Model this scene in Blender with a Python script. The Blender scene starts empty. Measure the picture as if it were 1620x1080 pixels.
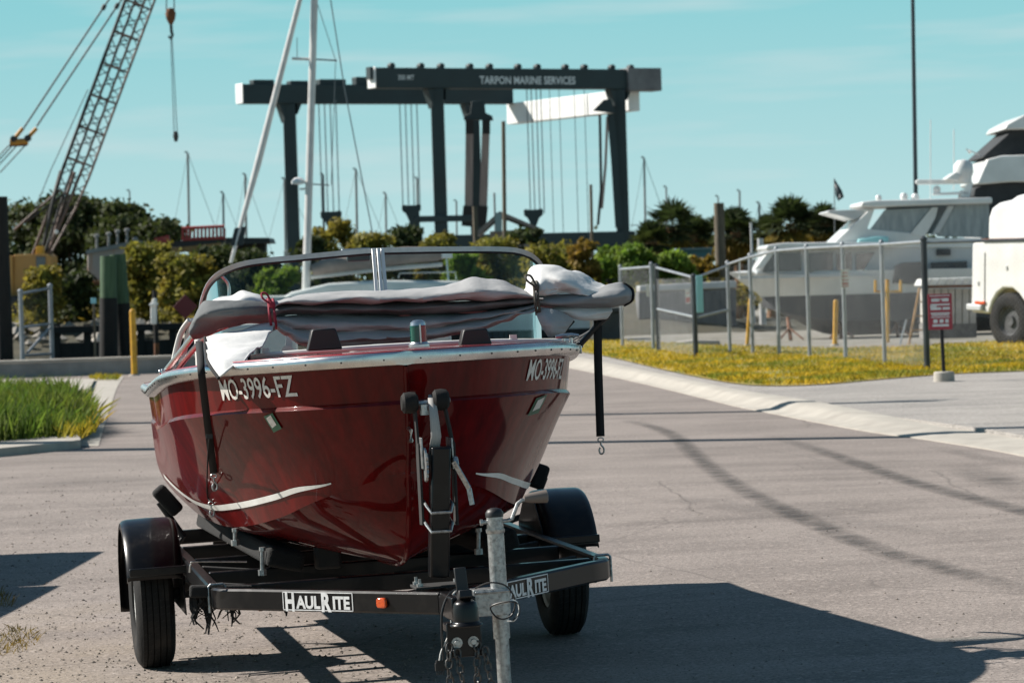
import bpy, math, random
import numpy as np
from mathutils import Vector, Matrix, noise

R = math.radians
rnd = random.Random(11)
nr = np.random.default_rng(5)
sc = bpy.context.scene
COL = sc.collection

# ------------------------------------------------------------------ camera
FPX, CX, CY = 5300.0, 810.0, 540.0          # focal length in photo pixels
HC = 1.65
PITCH, ROLL = math.atan(91 / FPX), R(1.8)
fwd = Vector((0, math.cos(PITCH), -math.sin(PITCH)))
up0 = Vector((0, math.sin(PITCH), math.cos(PITCH)))
r0 = Vector((1, 0, 0))
rgt = r0 * math.cos(ROLL) - up0 * math.sin(ROLL)
upv = r0 * math.sin(ROLL) + up0 * math.cos(ROLL)
CAM = Vector((0, 0, HC))
cd = bpy.data.cameras.new('camera')
cd.sensor_width = 36
cd.lens = 36 * FPX / 1620
cd.clip_start, cd.clip_end = 0.5, 6000
cd.dof.use_dof = True
cd.dof.focus_distance = 13.7
cd.dof.aperture_fstop = 9.0
cam = bpy.data.objects.new('camera', cd)
m = Matrix.Identity(4)
for i, c in enumerate((rgt, upv, -fwd)):
    for j in range(3):
        m[j][i] = c[j]
m.translation = CAM
cam.matrix_world = m
COL.objects.link(cam)
sc.camera = cam

# ------------------------------------------------------------------ light
SUN_EL, SUN_AZ = R(38), R(162)              # azimuth: direction to the sun in the xy plane, from +x
sdir = Vector((math.cos(SUN_EL) * math.cos(SUN_AZ), math.cos(SUN_EL) * math.sin(SUN_AZ), math.sin(SUN_EL)))
sl = bpy.data.lights.new('sun', 'SUN')
sl.energy, sl.angle, sl.color = 5.0, R(0.5), (1.0, 0.94, 0.86)
so = bpy.data.objects.new('sun', sl)
so.rotation_euler = sdir.to_track_quat('Z', 'Y').to_euler()
so.location = (-30, 10, 40)
COL.objects.link(so)

w = bpy.data.worlds.new('World')
sc.world = w
w.use_nodes = True
nt = w.node_tree
nt.nodes.clear()
out = nt.nodes.new('ShaderNodeOutputWorld')
bg = nt.nodes.new('ShaderNodeBackground')
sky = nt.nodes.new('ShaderNodeTexSky')
sky.sky_type = 'NISHITA'
sky.sun_disc = False
sky.sun_elevation = SUN_EL
sky.sun_rotation = math.pi / 2 - SUN_AZ
sky.air_density, sky.dust_density, sky.ozone_density = 1.0, 0.0, 3.0
SKY_STRENGTH = 0.05
bg.inputs['Strength'].default_value = SKY_STRENGTH
EXPOSURE = 0.8
tc = nt.nodes.new('ShaderNodeTexCoord')
tint = nt.nodes.new('ShaderNodeMix'); tint.data_type = 'RGBA'; tint.blend_type = 'MULTIPLY'
tint.inputs['Factor'].default_value = 1
tint.inputs['B'].default_value = (0.75, 1.0, 0.95, 1)
nt.links.new(sky.outputs['Color'], tint.inputs['A'])
# hazy teal air low over the horizon, the same all round, fading into the sky model above
sx = nt.nodes.new('ShaderNodeSeparateXYZ')
nt.links.new(tc.outputs['Generated'], sx.inputs['Vector'])
hr = nt.nodes.new('ShaderNodeValToRGB')
HK = 1 / (2 ** EXPOSURE * SKY_STRENGTH) / 12
e = hr.color_ramp.elements
for pos, c_ in ((0.0, (.55, .76, .77)), (0.085, (.275, .63, .68))):
    el = e[0] if pos == 0 else e[1]
    el.position = pos; el.color = (*[k * HK for k in c_], 1)
el = e.new(0.035); el.color = (*[k * HK for k in (.43, .70, .725)], 1)
hk = nt.nodes.new('ShaderNodeMix'); hk.data_type = 'RGBA'; hk.blend_type = 'MULTIPLY'
hk.inputs['Factor'].default_value = 1; hk.inputs['B'].default_value = (12, 12, 12, 1)
nt.links.new(sx.outputs['Z'], hr.inputs['Fac']); nt.links.new(hr.outputs['Color'], hk.inputs['A'])
hf = nt.nodes.new('ShaderNodeMapRange'); hf.interpolation_type = 'SMOOTHSTEP'
hf.inputs['From Min'].default_value = 0.10; hf.inputs['From Max'].default_value = 0.30
nt.links.new(sx.outputs['Z'], hf.inputs['Value'])
hm = nt.nodes.new('ShaderNodeMix'); hm.data_type = 'RGBA'
nt.links.new(hf.outputs['Result'], hm.inputs['Factor'])
nt.links.new(hk.outputs['Result'], hm.inputs['A']); nt.links.new(tint.outputs['Result'], hm.inputs['B'])
# thin low clouds: stretched noise on the view direction
mp = nt.nodes.new('ShaderNodeMapping'); mp.inputs['Scale'].default_value = (5.5, 5.5, 62)
mp.inputs['Location'].default_value = (0.35, 0.2, 0.9)
cn = nt.nodes.new('ShaderNodeTexNoise'); cn.inputs['Scale'].default_value = 1.6
cn.inputs['Detail'].default_value = 5; cn.inputs['Roughness'].default_value = 0.5
cr = nt.nodes.new('ShaderNodeValToRGB')
cr.color_ramp.elements[0].position = 0.50; cr.color_ramp.elements[0].color = (0, 0, 0, 1)
cr.color_ramp.elements[1].position = 0.78; cr.color_ramp.elements[1].color = (0.55, 0.55, 0.55, 1)
cm = nt.nodes.new('ShaderNodeMix'); cm.data_type = 'RGBA'
cm.inputs['B'].default_value = (*[k * HK * 12 for k in (.66, .75, .76)], 1)
nt.links.new(tc.outputs['Generated'], mp.inputs['Vector'])
nt.links.new(mp.outputs['Vector'], cn.inputs['Vector'])
nt.links.new(cn.outputs['Fac'], cr.inputs['Fac'])
nt.links.new(cr.outputs['Color'], cm.inputs['Factor'])
nt.links.new(hm.outputs['Result'], cm.inputs['A'])
nt.links.new(cm.outputs['Result'], bg.inputs['Color'])
nt.links.new(bg.outputs['Background'], out.inputs['Surface'])

sc.view_settings.view_transform = 'Standard'
sc.view_settings.look = 'None'
sc.view_settings.exposure = EXPOSURE
sc.view_settings.gamma = 1
sc.view_settings.use_curve_mapping = False
sc.render.film_transparent = False
sc.cycles.max_bounces = 6
sc.cycles.transparent_max_bounces = 24

# ------------------------------------------------------------------ pixel to place
SLOPE = math.tan(R(1.7))
def smooth(a, b, x):
    t = min(1, max(0, (x - a) / (b - a)))
    return t * t * (3 - 2 * t)
def gz(x, y):                                # the road leans a little near the trailer
    return SLOPE * max(-5, min(5, x)) * (1 - smooth(18, 30, y))
def ray(px, py):
    return fwd + rgt * ((px - CX) / FPX) - upv * ((py - CY) / FPX)
def at(px, py, y):
    d = ray(px, py)
    return CAM + d * (y / d.y)
def gp(px, py, h=0.0):
    d = ray(px, py)
    t = 20.0
    for _ in range(60):
        p = CAM + d * t
        t = (HC - gz(p.x, p.y) - h) / -d.z
    return CAM + d * t
def ax(px, y, z=0.0):                        # a point at depth y and height z seen in column px
    d = ray(px, 450)
    p = CAM + d * (y / d.y)
    d2 = ray(px, 450 - (z - p.z) * FPX / y)
    p = CAM + d2 * (y / d2.y)
    return Vector((p.x, y, z))

# ------------------------------------------------------------------ mesh collector
ORG = {}
class MB:
    def __init__(s):
        s.v, s.f = [], []
    def add(s, vs, fs):
        o = len(s.v)
        s.v.extend([Vector(p) for p in vs])
        s.f.extend([tuple(i + o for i in f) for f in fs])
        return s
    def box(s, c, sz, rot=None):
        c = Vector(c); hx, hy, hz = (k / 2 for k in sz)
        vs = [Vector((x, y, z)) for x in (-hx, hx) for y in (-hy, hy) for z in (-hz, hz)]
        if rot is not None:
            vs = [rot @ p for p in vs]
        return s.add([c + p for p in vs], [(0, 1, 3, 2), (4, 6, 7, 5), (0, 4, 5, 1), (2, 3, 7, 6), (0, 2, 6, 4), (1, 5, 7, 3)])
    def bar(s, p0, p1, wd, ht, up=(0, 0, 1)):
        p0, p1 = Vector(p0), Vector(p1)
        d = (p1 - p0).normalized(); u = Vector(up)
        x = d.cross(u)
        if x.length < 1e-4:
            x = d.cross(Vector((0, 1, 0)))
        x.normalize(); u = x.cross(d).normalized()
        vs = [p + x * (a * wd / 2) + u * (b * ht / 2) for p in (p0, p1) for a, b in ((-1, -1), (1, -1), (1, 1), (-1, 1))]
        return s.add(vs, [(3, 2, 1, 0), (4, 5, 6, 7), (0, 1, 5, 4), (1, 2, 6, 5), (2, 3, 7, 6), (3, 0, 4, 7)])
    def tube(s, pts, r, n=8, closed=False):
        pts = [Vector(p) for p in pts]
        k = len(pts)
        rr = r if hasattr(r, '__len__') else [r] * k
        nrm = None; vs = []; fs = []
        for i, p in enumerate(pts):
            a = pts[(i - 1) % k] if (i > 0 or closed) else p
            b = pts[(i + 1) % k] if (i < k - 1 or closed) else p
            d = (b - a)
            d = d.normalized() if d.length > 1e-9 else Vector((0, 0, 1))
            if nrm is None:
                q = Vector((0, 0, 1)) if abs(d.z) < .9 else Vector((1, 0, 0))
                nrm = (q - d * q.dot(d)).normalized()
            else:
                nrm = nrm - d * nrm.dot(d)
                nrm = nrm.normalized() if nrm.length > 1e-6 else d.orthogonal().normalized()
            b2 = d.cross(nrm)
            for j in range(n):
                t = 2 * math.pi * j / n
                vs.append(p + (nrm * math.cos(t) + b2 * math.sin(t)) * rr[i])
        for i in range(k if closed else k - 1):
            for j in range(n):
                i2 = (i + 1) % k
                fs.append((i * n + j, i * n + (j + 1) % n, i2 * n + (j + 1) % n, i2 * n + j))
        if not closed:
            fs.append(tuple(range(n - 1, -1, -1))); fs.append(tuple((k - 1) * n + j for j in range(n)))
        return s.add(vs, fs)
    def lathe(s, prof, c=(0, 0, 0), axis=(0, 0, 1), n=24, a0=0.0, a1=2 * math.pi):
        a = Vector(axis).normalized(); x = a.orthogonal().normalized(); y = a.cross(x); c = Vector(c)
        full = abs(a1 - a0 - 2 * math.pi) < 1e-6
        m_ = n if full else n + 1
        vs = []; fs = []
        for (r_, h_) in prof:
            for j in range(m_):
                t = a0 + (a1 - a0) * j / n
                vs.append(c + a * h_ + (x * math.cos(t) + y * math.sin(t)) * r_)
        for i in range(len(prof) - 1):
            for j in range(n):
                j2 = (j + 1) % m_ if full else j + 1
                fs.append((i * m_ + j, i * m_ + j2, (i + 1) * m_ + j2, (i + 1) * m_ + j))
        return s.add(vs, fs)
    def grid(s, rows, wrap=False):
        nrow, nc = len(rows), len(rows[0])
        vs = [p for r_ in rows for p in r_]; fs = []
        for i in range(nrow - 1):
            for j in range(nc if wrap else nc - 1):
                j2 = (j + 1) % nc
                fs.append((i * nc + j, i * nc + j2, (i + 1) * nc + j2, (i + 1) * nc + j))
        return s.add(vs, fs)
    def prism(s, poly, fn, d0, d1):
        k = len(poly)
        vs = [fn(a, b, d0) for a, b in poly] + [fn(a, b, d1) for a, b in poly]
        fs = [tuple(range(k)), tuple(range(2 * k - 1, k - 1, -1))]
        fs += [(i, k + i, k + (i + 1) % k, (i + 1) % k) for i in range(k)]
        return s.add(vs, fs)
    def build(s, name, mat, parent=None, ang=35, bevel=0.0, solid=0.0, org=None, segs=2):
        me = bpy.data.meshes.new(name)
        if parent is not None:
            o_ = ORG[parent]
        elif org is not None:
            o_ = Vector(org)
        else:
            xs = [p.x for p in s.v]; ys = [p.y for p in s.v]; zs = [p.z for p in s.v]
            o_ = Vector(((min(xs) + max(xs)) / 2, (min(ys) + max(ys)) / 2, min(zs)))
        me.from_pydata([tuple(p - o_) for p in s.v], [], s.f)
        return finish(name, me, mat, parent, o_, ang, bevel, solid, segs)
def finish(name, me, mat, parent, o_, ang=35, bevel=0.0, solid=0.0, segs=2):
    me.validate()
    if ang is not None:
        me.shade_smooth()
        me.set_sharp_from_angle(angle=R(ang))
    for mm in (mat if isinstance(mat, (list, tuple)) else [mat]):
        me.materials.append(mm)
    ob = bpy.data.objects.new(name, me)
    COL.objects.link(ob)
    if parent is not None:
        ob.parent = parent
    else:
        ob.location = o_
    ORG[ob] = Vector(o_)
    if solid:
        md = ob.modifiers.new('thickness', 'SOLIDIFY'); md.thickness = solid; md.offset = 0
    if bevel:
        md = ob.modifiers.new('edges', 'BEVEL'); md.width = bevel; md.segments = segs; md.limit_method = 'ANGLE'; md.angle_limit = R(40)
    return ob
def raw(name, verts, faces, mat, parent=None, org=(0, 0, 0), ang=None):     # numpy arrays
    verts = np.asarray(verts, dtype=np.float32); faces = np.asarray(faces, dtype=np.int32)
    o_ = ORG[parent] if parent is not None else Vector(org)
    me = bpy.data.meshes.new(name)
    k = faces.shape[1]
    me.vertices.add(len(verts)); me.loops.add(faces.size); me.polygons.add(len(faces))
    me.vertices.foreach_set('co', (verts - np.array(o_, dtype=np.float32)).ravel())
    me.loops.foreach_set('vertex_index', faces.ravel())
    me.polygons.foreach_set('loop_start', np.arange(0, faces.size, k, dtype=np.int32))
    me.polygons.foreach_set('loop_total', np.full(len(faces), k, dtype=np.int32))
    me.update(calc_edges=True)
    return finish(name, me, mat, parent, o_, ang)
def tag(o, label=None, cat=None, group=None, kind=None):
    for k_, v_ in (('label', label), ('category', cat), ('group', group), ('kind', kind)):
        if v_:
            o[k_] = v_
    return o
def thing(name, loc, label, cat, group=None, zero=False):
    o = bpy.data.objects.new(name, None)
    o.empty_display_size = 0.2
    COL.objects.link(o)
    o.location = loc
    ORG[o] = Vector((0, 0, 0)) if zero else Vector(loc)
    return tag(o, label, cat, group)

# ------------------------------------------------------------------ materials
def pm(name, c1, c2=None, scale=8.0, rough=0.6, metal=0.0, bump=0.0, bscale=None, coat=0.0, spec=0.5, detail=6,
       lo=0.35, hi=0.65, island=0.0, stretch=None, rough2=None, croughness=0.05, transl=0.0, emis=None):
    M = bpy.data.materials.new(name)
    M.use_nodes = True
    t = M.node_tree; N = t.nodes; K = t.links
    p = N['Principled BSDF']
    p.inputs['Roughness'].default_value = rough
    p.inputs['Metallic'].default_value = metal
    p.inputs['Specular IOR Level'].default_value = spec
    p.inputs['Coat Weight'].default_value = coat
    p.inputs['Coat Roughness'].default_value = croughness
    c1 = (*c1, 1)
    p.inputs['Base Color'].default_value = c1
    co = N.new('ShaderNodeTexCoord'); vec = co.outputs['Object']
    if stretch:
        mpn = N.new('ShaderNodeMapping'); mpn.inputs['Scale'].default_value = stretch
        K.new(vec, mpn.inputs['Vector']); vec = mpn.outputs['Vector']
    colr = None
    if c2 is not None:
        no = N.new('ShaderNodeTexNoise'); no.inputs['Scale'].default_value = scale
        no.inputs['Detail'].default_value = detail; no.inputs['Roughness'].default_value = 0.6
        K.new(vec, no.inputs['Vector'])
        ra = N.new('ShaderNodeMapRange'); ra.inputs['From Min'].default_value = lo; ra.inputs['From Max'].default_value = hi
        K.new(no.outputs['Fac'], ra.inputs['Value'])
        mx = N.new('ShaderNodeMix'); mx.data_type = 'RGBA'
        mx.inputs['A'].default_value = c1; mx.inputs['B'].default_value = (*c2, 1)
        K.new(ra.outputs['Result'], mx.inputs['Factor'])
        colr = mx.outputs['Result']
        if rough2 is not None:
            rr = N.new('ShaderNodeMapRange'); rr.inputs['To Min'].default_value = rough; rr.inputs['To Max'].default_value = rough2
            K.new(ra.outputs['Result'], rr.inputs['Value']); K.new(rr.outputs['Result'], p.inputs['Roughness'])
    if island:
        ge = N.new('ShaderNodeNewGeometry'); hs = N.new('ShaderNodeHueSaturation')
        r1 = N.new('ShaderNodeMapRange'); r1.inputs['To Min'].default_value = 1 - island; r1.inputs['To Max'].default_value = 1 + island
        K.new(ge.outputs['Random Per Island'], r1.inputs['Value']); K.new(r1.outputs['Result'], hs.inputs['Value'])
        if colr is None:
            hs.inputs['Color'].default_value = c1
        else:
            K.new(colr, hs.inputs['Color'])
        colr = hs.outputs['Color']
    if colr is not None:
        K.new(colr, p.inputs['Base Color'])
    if bump:
        bn = N.new('ShaderNodeTexNoise'); bn.inputs['Scale'].default_value = bscale or scale * 4
        bn.inputs['Detail'].default_value = 5
        K.new(vec, bn.inputs['Vector'])
        bu = N.new('ShaderNodeBump'); bu.inputs['Strength'].default_value = bump; bu.inputs['Distance'].default_value = 0.02
        K.new(bn.outputs['Fac'], bu.inputs['Height']); K.new(bu.outputs['Normal'], p.inputs['Normal'])
    if transl:
        tr = N.new('ShaderNodeBsdfTranslucent'); ms = N.new('ShaderNodeMixShader'); ms.inputs['Fac'].default_value = transl
        tr.inputs['Color'].default_value = c1
        if colr is not None:
            K.new(colr, tr.inputs['Color'])
        K.new(p.outputs[0], ms.inputs[1]); K.new(tr.outputs[0], ms.inputs[2]); K.new(ms.outputs[0], N['Material Output'].inputs['Surface'])
    return M
def glass(name, tintc=(0.85, 0.92, 0.9), refl=0.12):
    M = bpy.data.materials.new(name); M.use_nodes = True
    t = M.node_tree; N = t.nodes; K = t.links
    N.remove(N['Principled BSDF'])
    a = N.new('ShaderNodeBsdfTransparent'); a.inputs['Color'].default_value = (*tintc, 1)
    g = N.new('ShaderNodeBsdfGlossy'); g.inputs['Roughness'].default_value = 0.06
    fr = N.new('ShaderNodeFresnel'); fr.inputs['IOR'].default_value = 1.28
    ad = N.new('ShaderNodeMath'); ad.operation = 'ADD'; ad.inputs[1].default_value = refl * 0.4
    K.new(fr.outputs[0], ad.inputs[0])
    ms = N.new('ShaderNodeMixShader')
    K.new(ad.outputs[0], ms.inputs['Fac']); K.new(a.outputs[0], ms.inputs[1]); K.new(g.outputs[0], ms.inputs[2])
    K.new(ms.outputs[0], N['Material Output'].inputs['Surface'])
    return M

MT = dict(
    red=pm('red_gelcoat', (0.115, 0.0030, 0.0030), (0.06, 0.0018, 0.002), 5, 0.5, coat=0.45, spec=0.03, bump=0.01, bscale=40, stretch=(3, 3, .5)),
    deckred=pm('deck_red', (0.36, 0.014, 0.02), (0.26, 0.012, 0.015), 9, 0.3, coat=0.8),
    white=pm('white_paint', (0.78, 0.78, 0.75), (0.62, 0.61, 0.57), 6, 0.4),
    cream=pm('cream_vinyl', (0.62, 0.61, 0.58), (0.5, 0.49, 0.46), 6, 0.5),
    chrome=pm('polished_aluminium', (0.62, 0.62, 0.61), (0.48, 0.48, 0.48), 10, 0.24, 1.0, bump=0.012, bscale=30, rough2=0.32),
    galv=pm('galvanised_steel', (0.42, 0.43, 0.43), (0.20, 0.20, 0.20), 60, 0.42, 0.85, bump=0.08, bscale=120, lo=0.42, hi=0.7),
    alu=pm('brushed_aluminium', (0.42, 0.44, 0.45), (0.3, 0.32, 0.33), 20, 0.36, 0.9),
    blackgloss=pm('black_gloss_paint', (0.004, 0.004, 0.005), (0.012, 0.010, 0.009), 14, 0.3, coat=0.15, spec=0.25, lo=0.5, hi=0.75, rough2=0.4),
    black=pm('black_plastic', (0.010, 0.010, 0.011), None, rough=0.5),
    blackmatt=pm('black_matt', (0.012, 0.012, 0.013), (0.02, 0.019, 0.018), 20, 0.75),
    rubber=pm('tyre_rubber', (0.009, 0.009, 0.009), (0.04, 0.034, 0.028), 9, 0.8, spec=0.3, lo=0.5, hi=0.85, bump=0.1, bscale=90),
    webbing=pm('black_webbing', (0.006, 0.006, 0.007), None, rough=0.85, bump=0.1, bscale=400),
    strap=pm('pale_webbing', (0.42, 0.41, 0.39), (0.25, 0.24, 0.23), 30, 0.8, stretch=(60, 1, 1)),
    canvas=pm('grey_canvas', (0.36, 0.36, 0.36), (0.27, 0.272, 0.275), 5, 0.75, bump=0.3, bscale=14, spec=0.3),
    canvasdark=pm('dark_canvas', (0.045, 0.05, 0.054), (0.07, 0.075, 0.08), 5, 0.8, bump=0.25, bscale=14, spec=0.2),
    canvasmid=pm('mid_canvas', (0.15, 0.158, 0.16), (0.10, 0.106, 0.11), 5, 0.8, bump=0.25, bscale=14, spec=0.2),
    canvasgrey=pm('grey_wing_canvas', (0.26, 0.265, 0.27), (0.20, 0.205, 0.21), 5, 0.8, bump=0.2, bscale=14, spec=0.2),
    framealu=pm('windscreen_alloy', (0.44, 0.47, 0.485), (0.36, 0.385, 0.40), 20, 0.4, 0.6),
    mirrorback=pm('mirror_back', (0.05, 0.085, 0.095), None, rough=0.4),
    canvasw=pm('pale_canvas', (0.62, 0.62, 0.61), (0.5, 0.5, 0.495), 6, 0.7, bump=0.2, bscale=18, spec=0.3),
    chain=pm('chain_steel', (0.10, 0.10, 0.10), (0.05, 0.045, 0.04), 60, 0.5, 0.7),
    postmetal=pm('windscreen_post', (0.66, 0.67, 0.67), None, rough=0.35, metal=0.3),
    cord=pm('red_cord', (0.22, 0.012, 0.03), None, rough=0.8),
    blackcord=pm('black_cord', (0.015, 0.015, 0.012), (0.1, 0.09, 0.07), 160, 0.8),
    letter=pm('white_vinyl', (0.66, 0.64, 0.60), (0.42, 0.36, 0.32), 60, 0.5, lo=0.5, hi=0.75),
    decal=pm('silver_decal', (0.72, 0.72, 0.72), (0.45, 0.45, 0.45), 40, 0.35, lo=0.45, hi=0.8),
    green=pm('green_decal', (0.03, 0.12, 0.07), None, rough=0.5),
    amber=pm('amber_lens', (0.75, 0.11, 0.01), (0.5, 0.05, 0.01), 150, 0.15, coat=0.8),
    greenlens=pm('green_lens', (0.004, 0.085, 0.06), None, rough=0.2, coat=0.3),
    redlens=pm('red_lens', (0.25, 0.004, 0.008), None, rough=0.25, coat=0.2),
    grip=pm('grey_grip', (0.14, 0.115, 0.10), None, rough=0.6),
    wire=pm('white_wire', (0.6, 0.6, 0.58), None, rough=0.5),
    rust=pm('rusty_steel', (0.20, 0.07, 0.02), (0.08, 0.03, 0.012), 14, 0.8, bump=0.2),
    carpet=pm('black_carpet', (0.008, 0.008, 0.008), None, rough=0.95, bump=0.4, bscale=200),
    glass=glass('windscreen_glass', (0.86, 0.91, 0.90), 0.02),
)
# ================================================================== boat and trailer frame
AX, AY = -0.74, 15.5
def frame_at(yaw):
    global TM, TI, CL
    TM = Matrix.Translation((AX, AY, gz(AX, AY))) @ Matrix.Rotation(R(yaw), 4, 'Z') @ Matrix.Rotation(R(-1.7), 4, 'Y')
    TI = TM.inverted()
    CL = TI @ CAM
frame_at(8.5)
def lu(px, py, u):                           # pixel -> trailer-local point in the plane u metres ahead of the axle
    d = TI.to_3x3() @ ray(px, py)
    t = (-u - CL.y) / d.y
    return CL + d * t
def L(u, v, z):
    return Vector((v, -u, z))
def rooted(name, label, cat, loc=(0, 0, 0)):
    o = thing(name, (0, 0, 0), label, cat, zero=True)
    o.matrix_world = TM @ Matrix.Translation(loc)
    ORG[o] = Vector(loc)
    return o
def pchip(xs, ys):
    xs = np.array(xs, float); ys = np.array(ys, float)
    h = np.diff(xs); dl = np.diff(ys) / h
    mm = np.zeros(len(xs))
    mm[0], mm[-1] = dl[0], dl[-1]
    for i in range(1, len(xs) - 1):
        if dl[i - 1] * dl[i] > 0:
            w1, w2 = 2 * h[i] + h[i - 1], h[i] + 2 * h[i - 1]
            mm[i] = (w1 + w2) / (w1 / dl[i - 1] + w2 / dl[i])
    def f(x):
        x = min(max(x, xs[0]), xs[-1])
        i = min(int(np.searchsorted(xs, x, 'right')) - 1, len(xs) - 2)
        t = (x - xs[i]) / h[i]
        return ((1 + 2 * t) * (1 - t) ** 2 * ys[i] + t * (1 - t) ** 2 * h[i] * mm[i]
                + t * t * (3 - 2 * t) * ys[i + 1] + t * t * (t - 1) * h[i] * mm[i + 1])
    return f
def catmull(P, n):
    P = [Vector(p) for p in P]; o_ = []
    for i in range(len(P) - 1):
        a, b, c, d = P[max(i - 1, 0)], P[i], P[i + 1], P[min(i + 2, len(P) - 1)]
        for k in range(n):
            t = k / n
            o_.append(0.5 * ((2 * b) + (c - a) * t + (2 * a - 5 * b + 4 * c - d) * t * t + (3 * b - a - 3 * c + d) * t ** 3))
    o_.append(P[-1])
    return o_
def textmesh(txt, size, bold=0.0, shear=0.0, space=1.0):
    cu = bpy.data.curves.new('t', 'FONT'); cu.body = txt; cu.size = size; cu.offset = bold; cu.shear = shear
    cu.space_character = space; cu.resolution_u = 3; cu.align_x = 'CENTER'; cu.align_y = 'CENTER'
    ob = bpy.data.objects.new('t', cu); COL.objects.link(ob)
    dg = bpy.context.evaluated_depsgraph_get()
    me = bpy.data.meshes.new_from_object(ob.evaluated_get(dg))
    vs = [(v.co.x, v.co.y) for v in me.vertices]; fs = [tuple(p.vertices) for p in me.polygons]
    bpy.data.objects.remove(ob); bpy.data.curves.remove(cu); bpy.data.meshes.remove(me)
    return vs, fs
def flat_text(name, txt, o_, ex, ey, size, mat, parent, fit=None, bold=0.0, lift=0.003):
    vs, fs = textmesh(txt, size, bold)
    xs = [a for a, b in vs]; ys = [b for a, b in vs]
    sx = sy = 1.0
    if fit:
        sx, sy = fit[0] / (max(xs) - min(xs)), fit[1] / (max(ys) - min(ys))
    mx_, my_ = (max(xs) + min(xs)) / 2, (max(ys) + min(ys)) / 2
    ex, ey, o_ = Vector(ex).normalized(), Vector(ey).normalized(), Vector(o_)
    n_ = ex.cross(ey)
    mb = MB()
    mb.add([o_ + ex * ((a - mx_) * sx) + ey * ((b - my_) * sy) + n_ * lift for a, b in vs], fs)
    return mb.build(name, mat, parent, ang=None)

# ------------------------------------------------------------------ hull lines
UB, LEN = 2.47, 5.1
gb = pchip([0, .02, .06, .14, .28, .5, .8, 1.1, 1.5, 2.0, 2.8, 4.6], [.012, .13, .24, .36, .49, .63, .765, .848, .888, .897, .88, .82])
gzz = pchip([0, .6, 1.2, 2.0, 3.0, 4.6], [1.40, 1.383, 1.35, 1.292, 1.245, 1.20])
cb = pchip([0, .04, .14, .3, .5, .8, 1.2, 1.7, 3.0, 4.44], [.010, .10, .235, .355, .445, .54, .61, .65, .69, .70])
cz = pchip([0, .1, .25, .6, 1.0, 1.6, 3.0, 4.44], [.945, .895, .845, .755, .705, .67, .645, .635])
kz = pchip([0, .03, .08, .18, .35, .8, 2.0, 4.44], [.945, .85, .745, .635, .565, .525, .485, .465])
def gpt(t, off=0.0, dz=0.0, ds=0.0):         # gunwale curve, boat side -1/+1 applied later
    d = t * t * LEN
    return d + ds, max(gb(d) - off, 0.006), gzz(d) + dz
def cpt(t):
    d = t * t * (LEN - .16)
    return .16 + d, cb(d), cz(d)
def kpt(t):
    d = t * t * (LEN - .16)
    return .16 + d, .006, kz(d)
def P3(s, v, z, side):
    return Vector((side * v, -(UB - s), z))
def band(t, k):                              # k 0 at the crease, 1 under the rail
    a = gpt(t, .030, -.168, .050); b = gpt(t, .012, 0.0, .008)
    return tuple(a[i] + (b[i] - a[i]) * k for i in range(3))
def side_pt(t, k):                           # k 0 at the shoulder below the crease, 1 at the chine
    a = gpt(t, .019, -.184, .042); c = cpt(t)
    s_, v_, z_ = (a[i] + (c[i] - a[i]) * k for i in range(3))
    bl = math.sin(math.pi * k ** 1.25)
    amp = (-.03 + .062 * smooth(.40, .62, t)) * smooth(.02, .16, t)
    return s_ - .03 * bl * (1 - smooth(.1, .5, t)), v_ + amp * bl, z_ - .03 * bl * smooth(.3, .8, t)
def bot_pt(t, k):
    a, c = cpt(t), kpt(t)
    s_, v_, z_ = (a[i] + (c[i] - a[i]) * k for i in range(3))
    return s_, v_, z_ - .015 * math.sin(math.pi * k)
def hull_rows(side, NT=64):
    rows = []
    for i in range(NT + 1):
        t = i / NT; r_ = []
        for k in (1, .75, .5, .25, 0):
            r_.append(P3(*band(t, k), side))
        a = gpt(t, .024, -.175, .046); r_.append(P3(*a, side))
        for k in range(17):
            r_.append(P3(*side_pt(t, k / 16), side))
        rows.append(r_)
    return rows
def bottom_rows(side, NT=64):                 # set in a little behind the hard chine
    rows = []
    for i in range(NT + 1):
        t = i / NT; r_ = []
        for k in range(0, 9):
            s_, v_, z_ = bot_pt(t, k / 8)
            r_.append(P3(s_, max(v_ - .006 * (k == 0), .004), z_ + .008 * (k == 0), side))
        rows.append(r_)
    return rows
boat = rooted('motor_boat', 'glossy dark red runabout boat with silver rub rail and white stripe, standing on the trailer', 'boat', L(0.2, 0, 0.47))
hb_ = MB()
for sd in (-1, 1):
    rows = hull_rows(sd)
    hb_.grid(rows if sd > 0 else [r_[::-1] for r_ in rows])
    rows = bottom_rows(sd)
    hb_.grid(rows if sd > 0 else [r_[::-1] for r_ in rows])
endl, endr = hull_rows(-1)[-1] + bottom_rows(-1)[-1][1:], hull_rows(1)[-1] + bottom_rows(1)[-1][1:]
hb_.add(endr + endl[::-1], [tuple(range(len(endr) * 2))])
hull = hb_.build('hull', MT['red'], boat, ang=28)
# keel strip on the stem
kb = MB()
kp = [P3(.020, 0, 1.366, 1), P3(.030, 0, 1.33, 1), P3(.055, 0, 1.20, 1)] + [P3(side_pt(0, k)[0], 0, side_pt(0, k)[2], 1) for k in (.2, .6)] + [P3(kpt(t)[0], 0, kpt(t)[2] - .002, 1) for t in np.linspace(0, .9, 40)]
kb.tube(kp, .011, 8)
kb.build('keel_strip', MT['red'], hull)
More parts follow.
